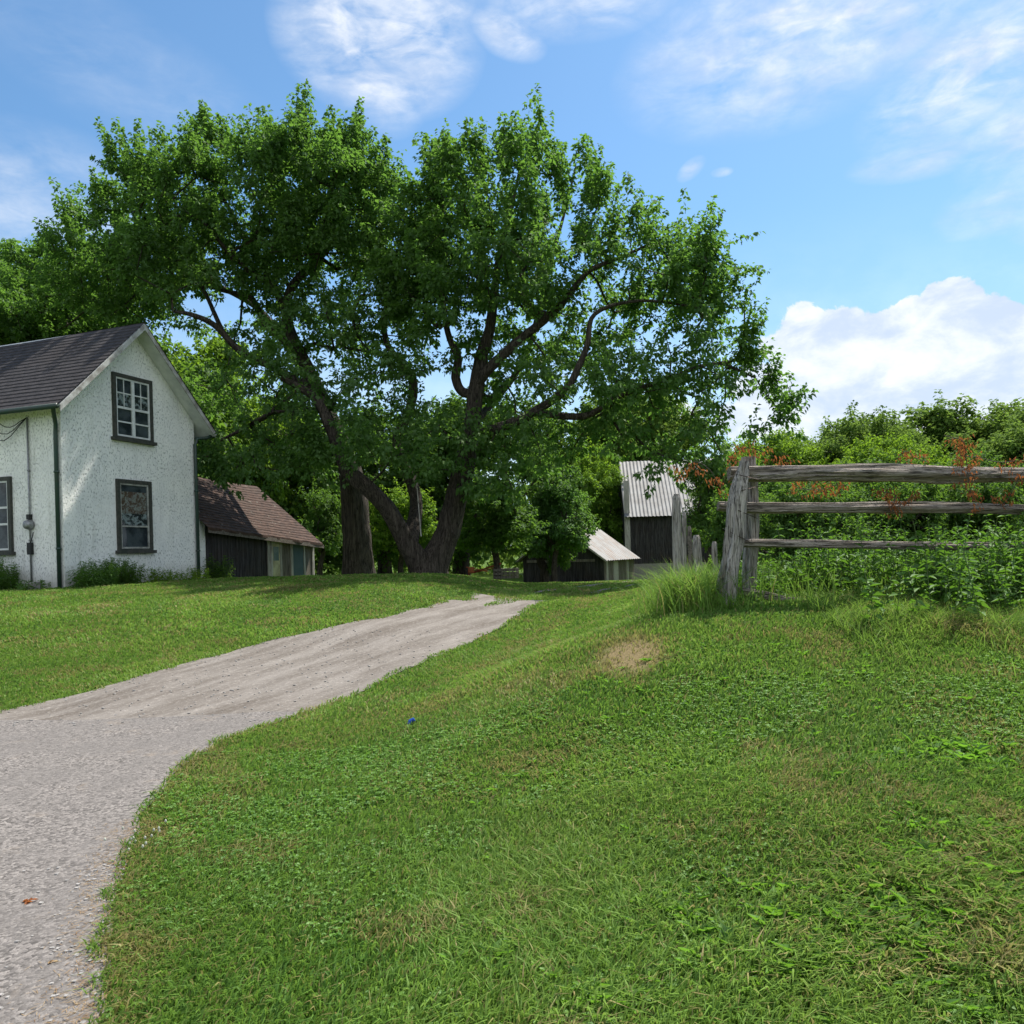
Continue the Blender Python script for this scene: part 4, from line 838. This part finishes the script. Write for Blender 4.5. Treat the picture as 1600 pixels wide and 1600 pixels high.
def plant_tree(kind, px, Y, top_py, matn, label, name='tree', wmul=1.0, rz=0.0, cat_='tree', group=None, zoff=0):
    x = P(px, 860, Y)[0]; z = float(H(x, Y)) + zoff; top = P(px, top_py, Y)[2]; hh = {'round': 9, 'wide': 8, 'bush': 3.0, 'young': 6.5}[kind]; s = (top - z) / hh
    t = thing(name, label, cat_, (x, Y, z - .1), rz, group); t.scale = (s * wmul, s * wmul, s)
    key = (kind, matn)
    if key not in PM:
        a, b = PROTO[kind]
        if any(k[0] == kind for k in PM): b = b.copy(); b.materials.clear()
        a2 = a if kind not in [k[0] for k in PM] else a
        if not len(a.materials): a.materials.append(M['bark'])
        b.materials.append(M[matn]); PM[key] = b
    link(bpy.data.objects.new('trunk', PROTO[kind][0]), t); link(bpy.data.objects.new('crown', PM[key]), t); return t
WG, RG, HG = 'trees standing behind the two big maples', 'trees in the line beyond the fence', 'shrubs growing behind the rail fence'
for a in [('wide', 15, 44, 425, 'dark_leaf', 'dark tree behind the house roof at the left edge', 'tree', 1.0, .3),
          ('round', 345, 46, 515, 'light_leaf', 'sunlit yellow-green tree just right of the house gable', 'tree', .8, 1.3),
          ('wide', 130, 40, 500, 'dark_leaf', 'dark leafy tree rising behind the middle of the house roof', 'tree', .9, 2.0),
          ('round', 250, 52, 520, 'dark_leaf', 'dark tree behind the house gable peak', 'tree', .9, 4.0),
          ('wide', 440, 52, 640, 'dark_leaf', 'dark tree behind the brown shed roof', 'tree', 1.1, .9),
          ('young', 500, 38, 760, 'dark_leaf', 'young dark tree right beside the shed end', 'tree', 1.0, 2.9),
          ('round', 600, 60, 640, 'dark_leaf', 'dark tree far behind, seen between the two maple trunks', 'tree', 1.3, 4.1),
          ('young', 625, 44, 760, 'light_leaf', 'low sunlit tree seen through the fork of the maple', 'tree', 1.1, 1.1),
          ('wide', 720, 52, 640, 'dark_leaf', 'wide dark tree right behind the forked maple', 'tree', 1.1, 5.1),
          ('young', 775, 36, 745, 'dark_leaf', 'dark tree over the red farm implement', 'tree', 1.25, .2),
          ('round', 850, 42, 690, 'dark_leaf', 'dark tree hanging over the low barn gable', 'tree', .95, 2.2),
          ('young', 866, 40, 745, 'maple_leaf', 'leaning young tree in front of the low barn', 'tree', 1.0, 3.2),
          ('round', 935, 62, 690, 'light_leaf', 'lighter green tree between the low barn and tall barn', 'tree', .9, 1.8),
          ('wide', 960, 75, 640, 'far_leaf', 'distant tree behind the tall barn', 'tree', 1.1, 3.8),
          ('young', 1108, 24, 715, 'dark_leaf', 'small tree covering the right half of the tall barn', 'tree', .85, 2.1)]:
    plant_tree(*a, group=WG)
for a in [('round', 1150, 44, 705, 'light_leaf', 'bright green tree touching the right end of the maple crown', 'tree', .8, .1),
          ('wide', 1235, 60, 690, 'light_leaf', 'pale green low tree left of the tall right-hand trees', 'tree', .9, 1.4),
          ('round', 1215, 40, 725, 'maple_leaf', 'tree right behind the fence end post', 'tree', .9, 2.4),
          ('wide', 1330, 62, 672, 'far_leaf', 'rounded tree in the far line, left of the highest one', 'tree', 1.0, 3.4),
          ('round', 1460, 66, 632, 'far_leaf', 'highest domed tree of the far line at right', 'tree', 1.35, 4.4),
          ('wide', 1410, 48, 695, 'light_leaf', 'dark tree in front of the highest domed tree', 'tree', .9, .8),
          ('wide', 1590, 62, 645, 'far_leaf', 'domed tree of the far line cut by the right edge', 'tree', 1.1, 5.4),
          ('round', 1540, 46, 700, 'dark_leaf', 'dark tree below the domed tree at the right edge', 'tree', 1.1, 1.9),
          ('wide', 1700, 55, 660, 'far_leaf', 'far tree just beyond the right edge', 'tree', 1.2, .4)]:
    plant_tree(*a, group=RG)
hl = ['leftmost shrub behind the fence post', 'shrub behind the fence, second from the post', 'shrub behind the fence under the tall domed trees', 'dense shrub behind the middle of the fence', 'dark shrub behind the fence below the brown vine', 'shrub behind the fence near the right edge', 'rightmost shrub behind the fence at the frame edge']
for i, (px, Y, ty) in enumerate([(1180, 16, 770), (1245, 13, 760), (1320, 15, 735), (1400, 13, 750), (1480, 15, 725), (1560, 13, 745), (1650, 14, 735)]):
    plant_tree('bush', px, Y, ty, 'dark_leaf', hl[i], 'shrub', .95, i * 1.1, 'shrub', HG)
# woodland mass far off, closing the view below the crowns
C = []
for i in range(2600):
    px = random.uniform(-300, 1900) ; Y = random.uniform(78, 100); x = P(px, 860, Y)[0]; z = float(H(x, Y)) + random.uniform(0, 1) ** .8 * (7.0 + 3 * float(vnoise(x * .12, 1))); C.append((x, Y, z))
C = np.array(C); n = len(C) * 22; c = np.repeat(C, 22, 0) + rng.normal(size=(n, 3)) * [.9, .9, .7]
me = leaves_mesh('woodland', c, rand_dirs(n) + [0, 0, -.5], rand_dirs(n) + [0, 0, .8], .62, .45)
tag(mobj('woodland', me, M['far_leaf']), 'far-off band of woodland behind the farm', 'woods', kind='stuff')
def px_of(p): return CX + FPX * (p[0] * cr - (p[2] - EYE) * sr) / p[1], CY - FPX * (p[0] * sr + (p[2] - EYE) * cr) / p[1]

# ------------------------------------------------------------------ shrubs by the house
def herb_mesh(name, n_st, rad, h, seed, leaf=.13, wfac=.26, lean=.5, grassy=False):
    r_ = np.random.default_rng(seed); C, A, Nr, L = [], [], [], []; mb = MB()
    for i in range(n_st):
        th = r_.random() * 6.28; rr = rad * r_.random() ** .6; b = np.array([math.cos(th) * rr, math.sin(th) * rr, -.03]); hh = h * r_.uniform(.6, 1.05) * (1 - .35 * rr / rad)
        tp = b + [math.cos(th) * lean * hh * r_.random(), math.sin(th) * lean * hh * r_.random(), hh]; mb.tube([b, (b + tp) / 2 + [0, 0, .03], tp], .003, 4)
        k = int(hh / .018)
        for j in range(k):
            f = (j + 1) / k; a = j * 2.4 + r_.random(); C.append(b + (tp - b) * f + r_.normal(size=3) * .02); A.append([math.cos(a), math.sin(a), r_.uniform(-.5, .9)]); Nr.append([r_.normal() * .5, r_.normal() * .5, 1]); L.append(leaf * r_.uniform(.7, 1.2) * (1.1 - .5 * f))
    L = np.array(L); return mb, leaves_mesh(name, np.array(C), np.array(A), np.array(Nr), L, L * wfac, .1, droop=.3)
def herb(name, label, cat_, loc, args, matn='weed_leaf', group=None):
    t = thing(name, label, cat_, loc, random.random() * 6, group); mb, me = herb_mesh('foliage', *args); mb.build('stem', M['green_stem'], t); mobj('foliage', me, M[matn], t); return t
def wall_pt(px, off=.45, side='gable'):
    u, _ = wall_at(px, 905, side); a = gd if side == 'gable' else sdv; n = -sdv if side == 'gable' else -gd
    q_ = HOUSE + a * u + n * off; return (float(q_[0]), float(q_[1]), float(H(q_[0], q_[1])))
herb('shrub', 'leafy green bush at the house wall below the left window', 'shrub', wall_pt(14, .55, 'side'), (110, .62, .95, 1))
herb('shrub', 'green bush left of the pair below the gable window', 'shrub', wall_pt(128, .5), (90, .5, .80, 2))
herb('shrub', 'darker rounded bush, right of the pair below the gable window', 'shrub', wall_pt(168, .5), (90, .42, .82, 3), 'dark_leaf')
herb('weed_clump', 'thin pale weeds at the right end of the house gable', 'weeds', wall_pt(235, .3), (30, .5, .5, 4), 'light_leaf')
herb('weed_clump', 'thin weeds by the right-hand downpipe', 'weeds', wall_pt(280, .3), (36, .6, .55, 5), 'light_leaf')
herb('weed_clump', 'low weeds at the corner downpipe beside the concrete block', 'weeds', wall_pt(70, .35, 'side'), (26, .4, .35, 6), 'weed_leaf')
herb('weed_clump', 'weeds growing between house and dark board shed', 'weeds', (SX + .35, SY + .1, float(H(SX, SY))), (40, .4, .9, 7), 'dark_leaf')

# ------------------------------------------------------------------ split rail fence
FY = 8.0
fence = thing('split_rail_fence', 'weathered grey split rail fence with leaning end post', 'fence', (0, 0, 0))
def rail(pts, rad, name='rail', squash=.8, m_='rail_wood', n=26, rough=.42, y=None):
    c = catmull([tuple(P(px, py, Y)) + (r,) for (px, py, Y, r) in [(a, b, c2, rad * d) for a, b, c2, d in pts]], 7); mb = MB()
    mb.tube([q_[:3] for q_ in c], [q_[3] for q_ in c], n, rough, squash, True, 2.6); return mb.build(name, M[m_], fence, False)
rail([(1139, 739, 8.12, .85), (1170, 740, 8.12, 1.0), (1280, 739, 8.12, 1.08), (1390, 739, 8.12, 1.15), (1480, 742, 8.15, 1.1), (1560, 742, 8.2, .98), (1700, 742, 8.25, .9)], .094)
rail([(1122, 790, 8.14, .8), (1170, 793, 8.14, 1.0), (1300, 793, 8.14, 1.0), (1450, 793, 8.16, 1.05), (1600, 796, 8.2, .85), (1700, 797, 8.25, .9)], .068)
rail([(1150, 848, 8.14, .9), (1250, 849, 8.14, .95), (1400, 852, 8.14, .95), (1600, 854, 8.1, .9), (1700, 856, 8.1, .9)], .054)
rail([(1148, 922, 8.2, .9), (1190, 929, 8.2, 1.0), (1240, 938, 8.2, .8), (1330, 948, 8.2, .8), (1450, 956, 8.2, .8)], .052)
rail([(1165, 962, 8.1, .9), (1215, 964, 8.1, 1.0), (1300, 970, 8.15, .8)], .05)
c = [P(1132, 985, 7.98), P(1135, 945, 7.98), P(1140, 890, 7.98), P(1147, 840, 7.98), (P(1152, 790, 7.98)), P(1158, 750, 7.98), P(1163, 721, 7.98)]
mb = MB(); c2 = catmull([tuple(p) + (r,) for p, r in zip(c, [.14, .135, .12, .122, .118, .096, .066])], 6); mb.tube([q_[:3] for q_ in c2], [q_[3] for q_ in c2], 30, .5, .75, True, 3.0); mb.build('post', M['post_wood'], fence)
c = [P(1172, 960, 8.35), P(1172, 900, 8.35), P(1176, 820, 8.35), P(1172, 760, 8.35), P(1170, 714, 8.35)]
mb = MB(); c2 = catmull([tuple(p) + (r,) for p, r in zip(c, [.085, .085, .08, .085, .08])], 6); mb.tube([q_[:3] for q_ in c2], [q_[3] for q_ in c2], 24, .5, .9, True, 3.0); mb.build('post', M['post_wood'], fence)
mb = MB(); 
for px in (1720, 1760): 
    mb.tube([P(px, 985, 8.0 + (px - 1720) * .01), P(px + 4, 720, 8.0 + (px - 1720) * .01)], .08, 10, .3)
mb.build('post', M['post_wood'], fence)
mb = MB()
for (py, dy) in ((745, 6), (800, 10), (838, 12), (765, -6)):
    pts = []
    for k in range(15):
        th = 2 * math.pi * k / 14; cx_ = 1163 - (py - 721) * .145 + 8; pts.append(P(cx_ + 24 * math.cos(th), py + dy * math.cos(th), 8.16 - .30 * math.sin(th)))
    mb.tube(pts, .004, 4)
mb.build('wire_binding', M['wire'], fence)
# the older posts standing behind the grass
OG = 'old posts of the collapsed fence behind the end post'
for i, (px0, pyt, Yp, r, pxt, lab, mk) in enumerate([(1056, 772, 12.5, .085, 1057, 'tallest grey post left of the fence, in front of the barn', 'post_wood'), (1067, 800, 13.5, .05, 1069, 'thin grey post close behind the tallest old post', 'post_wood'),
                                                (1080, 822, 13.0, .045, 1077, 'thin rusty brown post between the old grey posts', 'brown_trim'), (1092, 836, 14.0, .09, 1088, 'short broad broken post right of the rusty one', 'post_wood'), (1117, 846, 14.0, .06, 1116, 'short old post nearest the fence end post', 'post_wood')]):
    p1 = P(pxt, pyt, Yp); p0 = P(px0, 900, Yp); p0[2] = min(float(H(p0[0], Yp)), p0[2]) - .15
    t = thing('old_post', lab, 'post', (p0[0], Yp, p0[2]), 0, OG); mb = MB(); cc = [(p0 - p0), (p1 - p0) * .35 + [r * .2, 0, 0], (p1 - p0) * .7, (p1 - p0) * .93, (p1 - p0)]
    c2 = catmull([tuple(q_) + (rr,) for q_, rr in zip(cc, [r * 1.1, r, r * .95, r * .9, r * .6])], 4); mb.tube([q_[:3] for q_ in c2], [q_[3] for q_ in c2], 18, .5, .8, True, 2.6); mb.build('shaft', M[mk], t)
# ------------------------------------------------------------------ tall grass and weeds at the fence
def tall_grass(name, label, pts, h, w, lean, dryf=.05, cat_='grass'):
    n = len(pts); root = np.stack([pts[:, 0], pts[:, 1], H(pts[:, 0], pts[:, 1]) - .02], 1)
    # each blade in four segments so that it arches
    ld = rng.random(n) * 6.28; d = np.stack([np.cos(ld), np.sin(ld), np.zeros(n)], 1); hh = h * rng.uniform(.5, 1.1, n); ww = w * rng.uniform(.6, 1.2, n); le = lean * rng.uniform(.3, 1.2, n)
    s = np.cross(d, [0, 0, 1.]); s = norm(s + .6 * rng.normal(size=(n, 3)) * [1, 1, 0]); V = []; K = 5
    for k in range(K):
        t = k / (K - 1); p = root + np.array([0, 0, 1.]) * (hh * (t - .30 * le * t ** 2.5))[:, None] + d * (hh * le * t ** 2)[:, None]; wd = ww * (1 - t) ** .6 * .5 if k < K - 1 else ww * 0.02
        V += [p - s * wd[:, None], p + s * wd[:, None]]
    V = np.stack(V, 1).reshape(-1, 3); i = np.arange(n)[:, None] * (2 * K); Q = np.concatenate([i + [2 * k, 2 * k + 1, 2 * k + 3, 2 * k + 2] for k in range(K - 1)], 0)
    rnd = np.repeat(np.clip(rng.random(n) * .8 + .1, 0, 1), 2 * K); dry = np.repeat(np.where(rng.random(n) < dryf, .8, 0), 2 * K)
    return tag(mobj(name, raw_mesh(name, V, quads=Q, attrs={'rnd': rnd, 'dry': dry}), M['grass']), label, cat_, kind='stuff')
def around(n, cx_, cy_, sx, sy): return np.stack([cx_ + rng.normal(0, sx, n), cy_ + rng.normal(0, sy, n)], 1)
gcl = [around(1000, P(1078, 900, 8.2)[0], 8.2, .17, .24), around(420, P(1120, 900, 7.9)[0], 7.8, .22, .14), around(500, P(1050, 900, 8.6)[0], 8.6, .2, .3)]
tall_grass('tall_grass', 'tall arching grass clump at the left foot of the end post', gcl[0], .60, .012, .95, .10)
tall_grass('tall_grass', 'shorter grass tufts round the foot of the end post', cat(gcl[1:]), .26, .010, .8)
n = 10500; x = rng.uniform(2.75, 6.6, n); y = 6.85 + rng.normal(0, .38, n) + .25 * vnoise(x * 1.5, 2) ; k = vnoise(x * 2.5, y * 2.5, 3) > .3
tall_grass('tall_grass', 'bright green unmown grass along the foot of the rail fence', np.stack([x, y], 1)[k], .25, .009, .85)
n = 5000; x = rng.uniform(1.6, 7, n); y = rng.uniform(8.0, 11, n)
tall_grass('tall_grass', 'tall grass growing behind the rail fence', np.stack([x, y], 1), .5, .012, .6)
# leafy tall weeds in and behind the fence
protos = [herb_mesh('weed', 1, .01, h_, 40 + i, leaf=.10, wfac=.33, lean=.2) for i, h_ in enumerate((.8, .95, 1.1))]
C, A, Nr, L, Rn_ = [], [], [], [], []; mb = MB(); r_ = np.random.default_rng(77)
for i in range(1750):
    x = r_.uniform(2.45, 6.9); y = r_.normal(7.52, .28) if r_.random() < .62 else r_.uniform(8.3, 9.6); 
    if float(vnoise(x * 1.6, y * .8, 9)) < .30 or (x < 3.0 and y < 8.1): continue
    b = np.array([x, y, float(H(x, y)) - .02]); hh = ((r_.uniform(.28, .55) if r_.random() < .8 else r_.uniform(.5, .85)) * (1 if y > 8.1 else .95)) * (.7 + .6 * float(vnoise(x * 1.1, 4))); ld = r_.random() * 6.28; tp = b + [math.cos(ld) * .2 * hh, math.sin(ld) * .2 * hh, hh]
    mb.tube([b, (b + tp) / 2 + [0, 0, .02], tp], .003, 4); k = int(hh / r_.uniform(.035, .055)); ph = r_.random() * 6; sz = r_.uniform(.7, 1.25); rr = r_.random() * .5
    for j in range(k):
        f = (j + r_.random()) / k
        for q_ in (0, math.pi):
            a = ph + j * 1.57 + q_ + r_.normal() * .5; C.append(b + (tp - b) * f); A.append([math.cos(a), math.sin(a), r_.uniform(-.35, 1.0)]); Nr.append([r_.normal() * .6, r_.normal() * .6, 1]); L.append(.115 * sz * r_.uniform(.6, 1.25) * (1.15 - .6 * f)); Rn_.append(rr + .5 * r_.random())
L = np.array(L); tw = tag(mobj('tall_weeds', leaves_mesh('tall_weeds', np.array(C), np.array(A), np.array(Nr), L, L * .36, .12, np.array(Rn_), .3), M['weed_leaf']), 'waist-high leafy weeds growing through the rail fence', 'weeds', kind='stuff')
mb.build('stems', M['green_stem'], tw)
# dead orange vines on the rails
def vine(label, path, n_leaf, spread, size=.035):
    c = catmull([P(*p) for p in path], 6); o = P(*path[0]); t = thing('dead_vine', label, 'vine', tuple(o), 0, 'dead brown vines on the fence'); mb = MB(); mb.tube([q_ - o for q_ in c], .004, 4)
    C, A = [], []
    for i in range(n_leaf // 7):
        b = c[rng.integers(len(c))] + rng.normal(size=3) * spread; b0 = c[rng.integers(len(c))] if False else b - rng.normal(size=3) * spread * .7
        mb.tube([b0 - o, b - o], .002, 3)
        for k in range(7): C.append(b + rng.normal(size=3) * .022 - o); A.append(rng.normal(size=3) * .5 + [0, 0, -.9])
    mb.build('stem', M['twig'], t); C = np.array(C); mobj('dead_leaves', leaves_mesh('dead_leaves', C, np.array(A), rand_dirs(len(C)), size * rng.uniform(.6, 1.3, len(C)), size * .45, .3), M['dead_leaf'], t)
vine('orange dead vine draped over the top of the end post', [(1138, 722, 8.3), (1150, 705, 8.25), (1175, 700, 8.2), (1205, 712, 8.2), (1240, 722, 8.15)], 190, .04)
vine('orange dead vine sprays hanging left of the end post', [(1060, 745, 8.5), (1085, 722, 8.5), (1110, 735, 8.45), (1125, 760, 8.4), (1135, 745, 8.4)], 170, .06)
vine('brown dead vine under the top rail near the end post', [(1240, 762, 8.3), (1280, 765, 8.3), (1320, 752, 8.3)], 220, .05)
vine('brown dead vine hanging on the second rail', [(1375, 768, 8.1), (1400, 775, 8.05), (1390, 800, 8.0), (1430, 772, 8.1)], 200, .035)
vine('tall orange vine spray rising over the top rail', [(1475, 680, 8.2), (1505, 690, 8.1), (1510, 720, 8.05), (1515, 760, 8.0), (1520, 785, 8.0)], 330, .05)
vine('orange vine sprigs on the top rail by the tall spray', [(1500, 712, 8.1), (1530, 715, 8.1), (1560, 722, 8.1), (1590, 720, 8.1)], 120, .035)
vine('few brown vine leaves above the top rail middle', [(1400, 718, 8.2), (1415, 705, 8.2), (1430, 715, 8.2), (1450, 722, 8.2)], 80, .03)
vine('brown vine remnants on the rails at the right edge', [(1560, 790, 8.1), (1575, 780, 8.1), (1590, 750, 8.1), (1600, 735, 8.1)], 90, .03)

# ------------------------------------------------------------------ small things in the yard
ip = P(745, 905, 36); iz = float(H(ip[0], 36)); im = thing('farm_implement', 'red and orange farm implement parked under the trees', 'farm machine', (ip[0], 36, iz)); 
iz2 = P(745, 903, 36)[2] - iz
mb = MB(); mb.tube([(-.4, 0, .25 + iz2), (.2, 0, .35 + iz2), (1.1, -.1, .62 + iz2)], .04, 6); mb.tube([(-.3, .3, .2 + iz2), (1.0, .3, .45 + iz2)], .03, 6); mb.tube([(-.35, 0, 0), (-.35, 0, .5 + iz2)], .035, 6); mb.build('frame', M['rust_red'], im)
mb = MB(); mb.box((-.36, -.12, .25 + iz2), (-.1, -.06, .5 + iz2)); mb.tube([(-.45, -.05, .5 + iz2), (.5, -.15, .28 + iz2)], .03, 6); mb.build('drawbar', M['orange'], im)
pl = thing('pallet_stack', 'stack of dark wooden pallets beside the red implement', 'pallets', (ip[0] + .75, 35.6, iz + iz2 - .05)); mb = MB()
for k in range(3):
    z = k * .16
    for j in range(7): mb.box((j * .17, 0, z + .10), (j * .17 + .1, 1.0, z + .125))
    for yy in (0, .45, .9): mb.box((0, yy, z), (1.15, yy + .09, z + .098))
mb.build('boards', M['grey_board'], pl)
mb = MB(); a, b = P(658, 838, 25.2), P(650, 742, 25.4); mb.tube([a, b], .02, 5); tag(mb.build('pole', M['pale_board']), 'thin pale pole leaning on the forked maple', 'pole')
for (px, py, lab, sc_) in [(45, 1415, 'dead brown leaf lying alone on the asphalt', .028), (82, 1512, 'pale curled leaf on the asphalt near the bottom', .014)]:
    p = ground_hit(px, py); n = 9; th = rng.random(n) * 6.28
    me = leaves_mesh('dead_leaf', p + [0, 0, .018] + rng.normal(size=(n, 3)) * [sc_ * .3, sc_ * .3, .003], np.stack([np.cos(th), np.sin(th), .3 * rng.random(n)], 1), rand_dirs(n) + [0, 0, 1.5], sc_, sc_ * .6, .3)
    tag(mobj('fallen_leaf', me, M['straw'] if sc_ < .02 else M['dead_leaf']), lab, 'leaf')
p = ground_hit(640, 1134); mb = MB(); mb.tube([p + [0, 0, .01], p + [.01, 0, .04], p + [.035, 0, .055], p + [.05, 0, .04]], [.02, .022, .018, .006], 7); tag(mb.build('litter', M['blue_plastic']), 'scrap of blue plastic lying in the grass', 'litter')
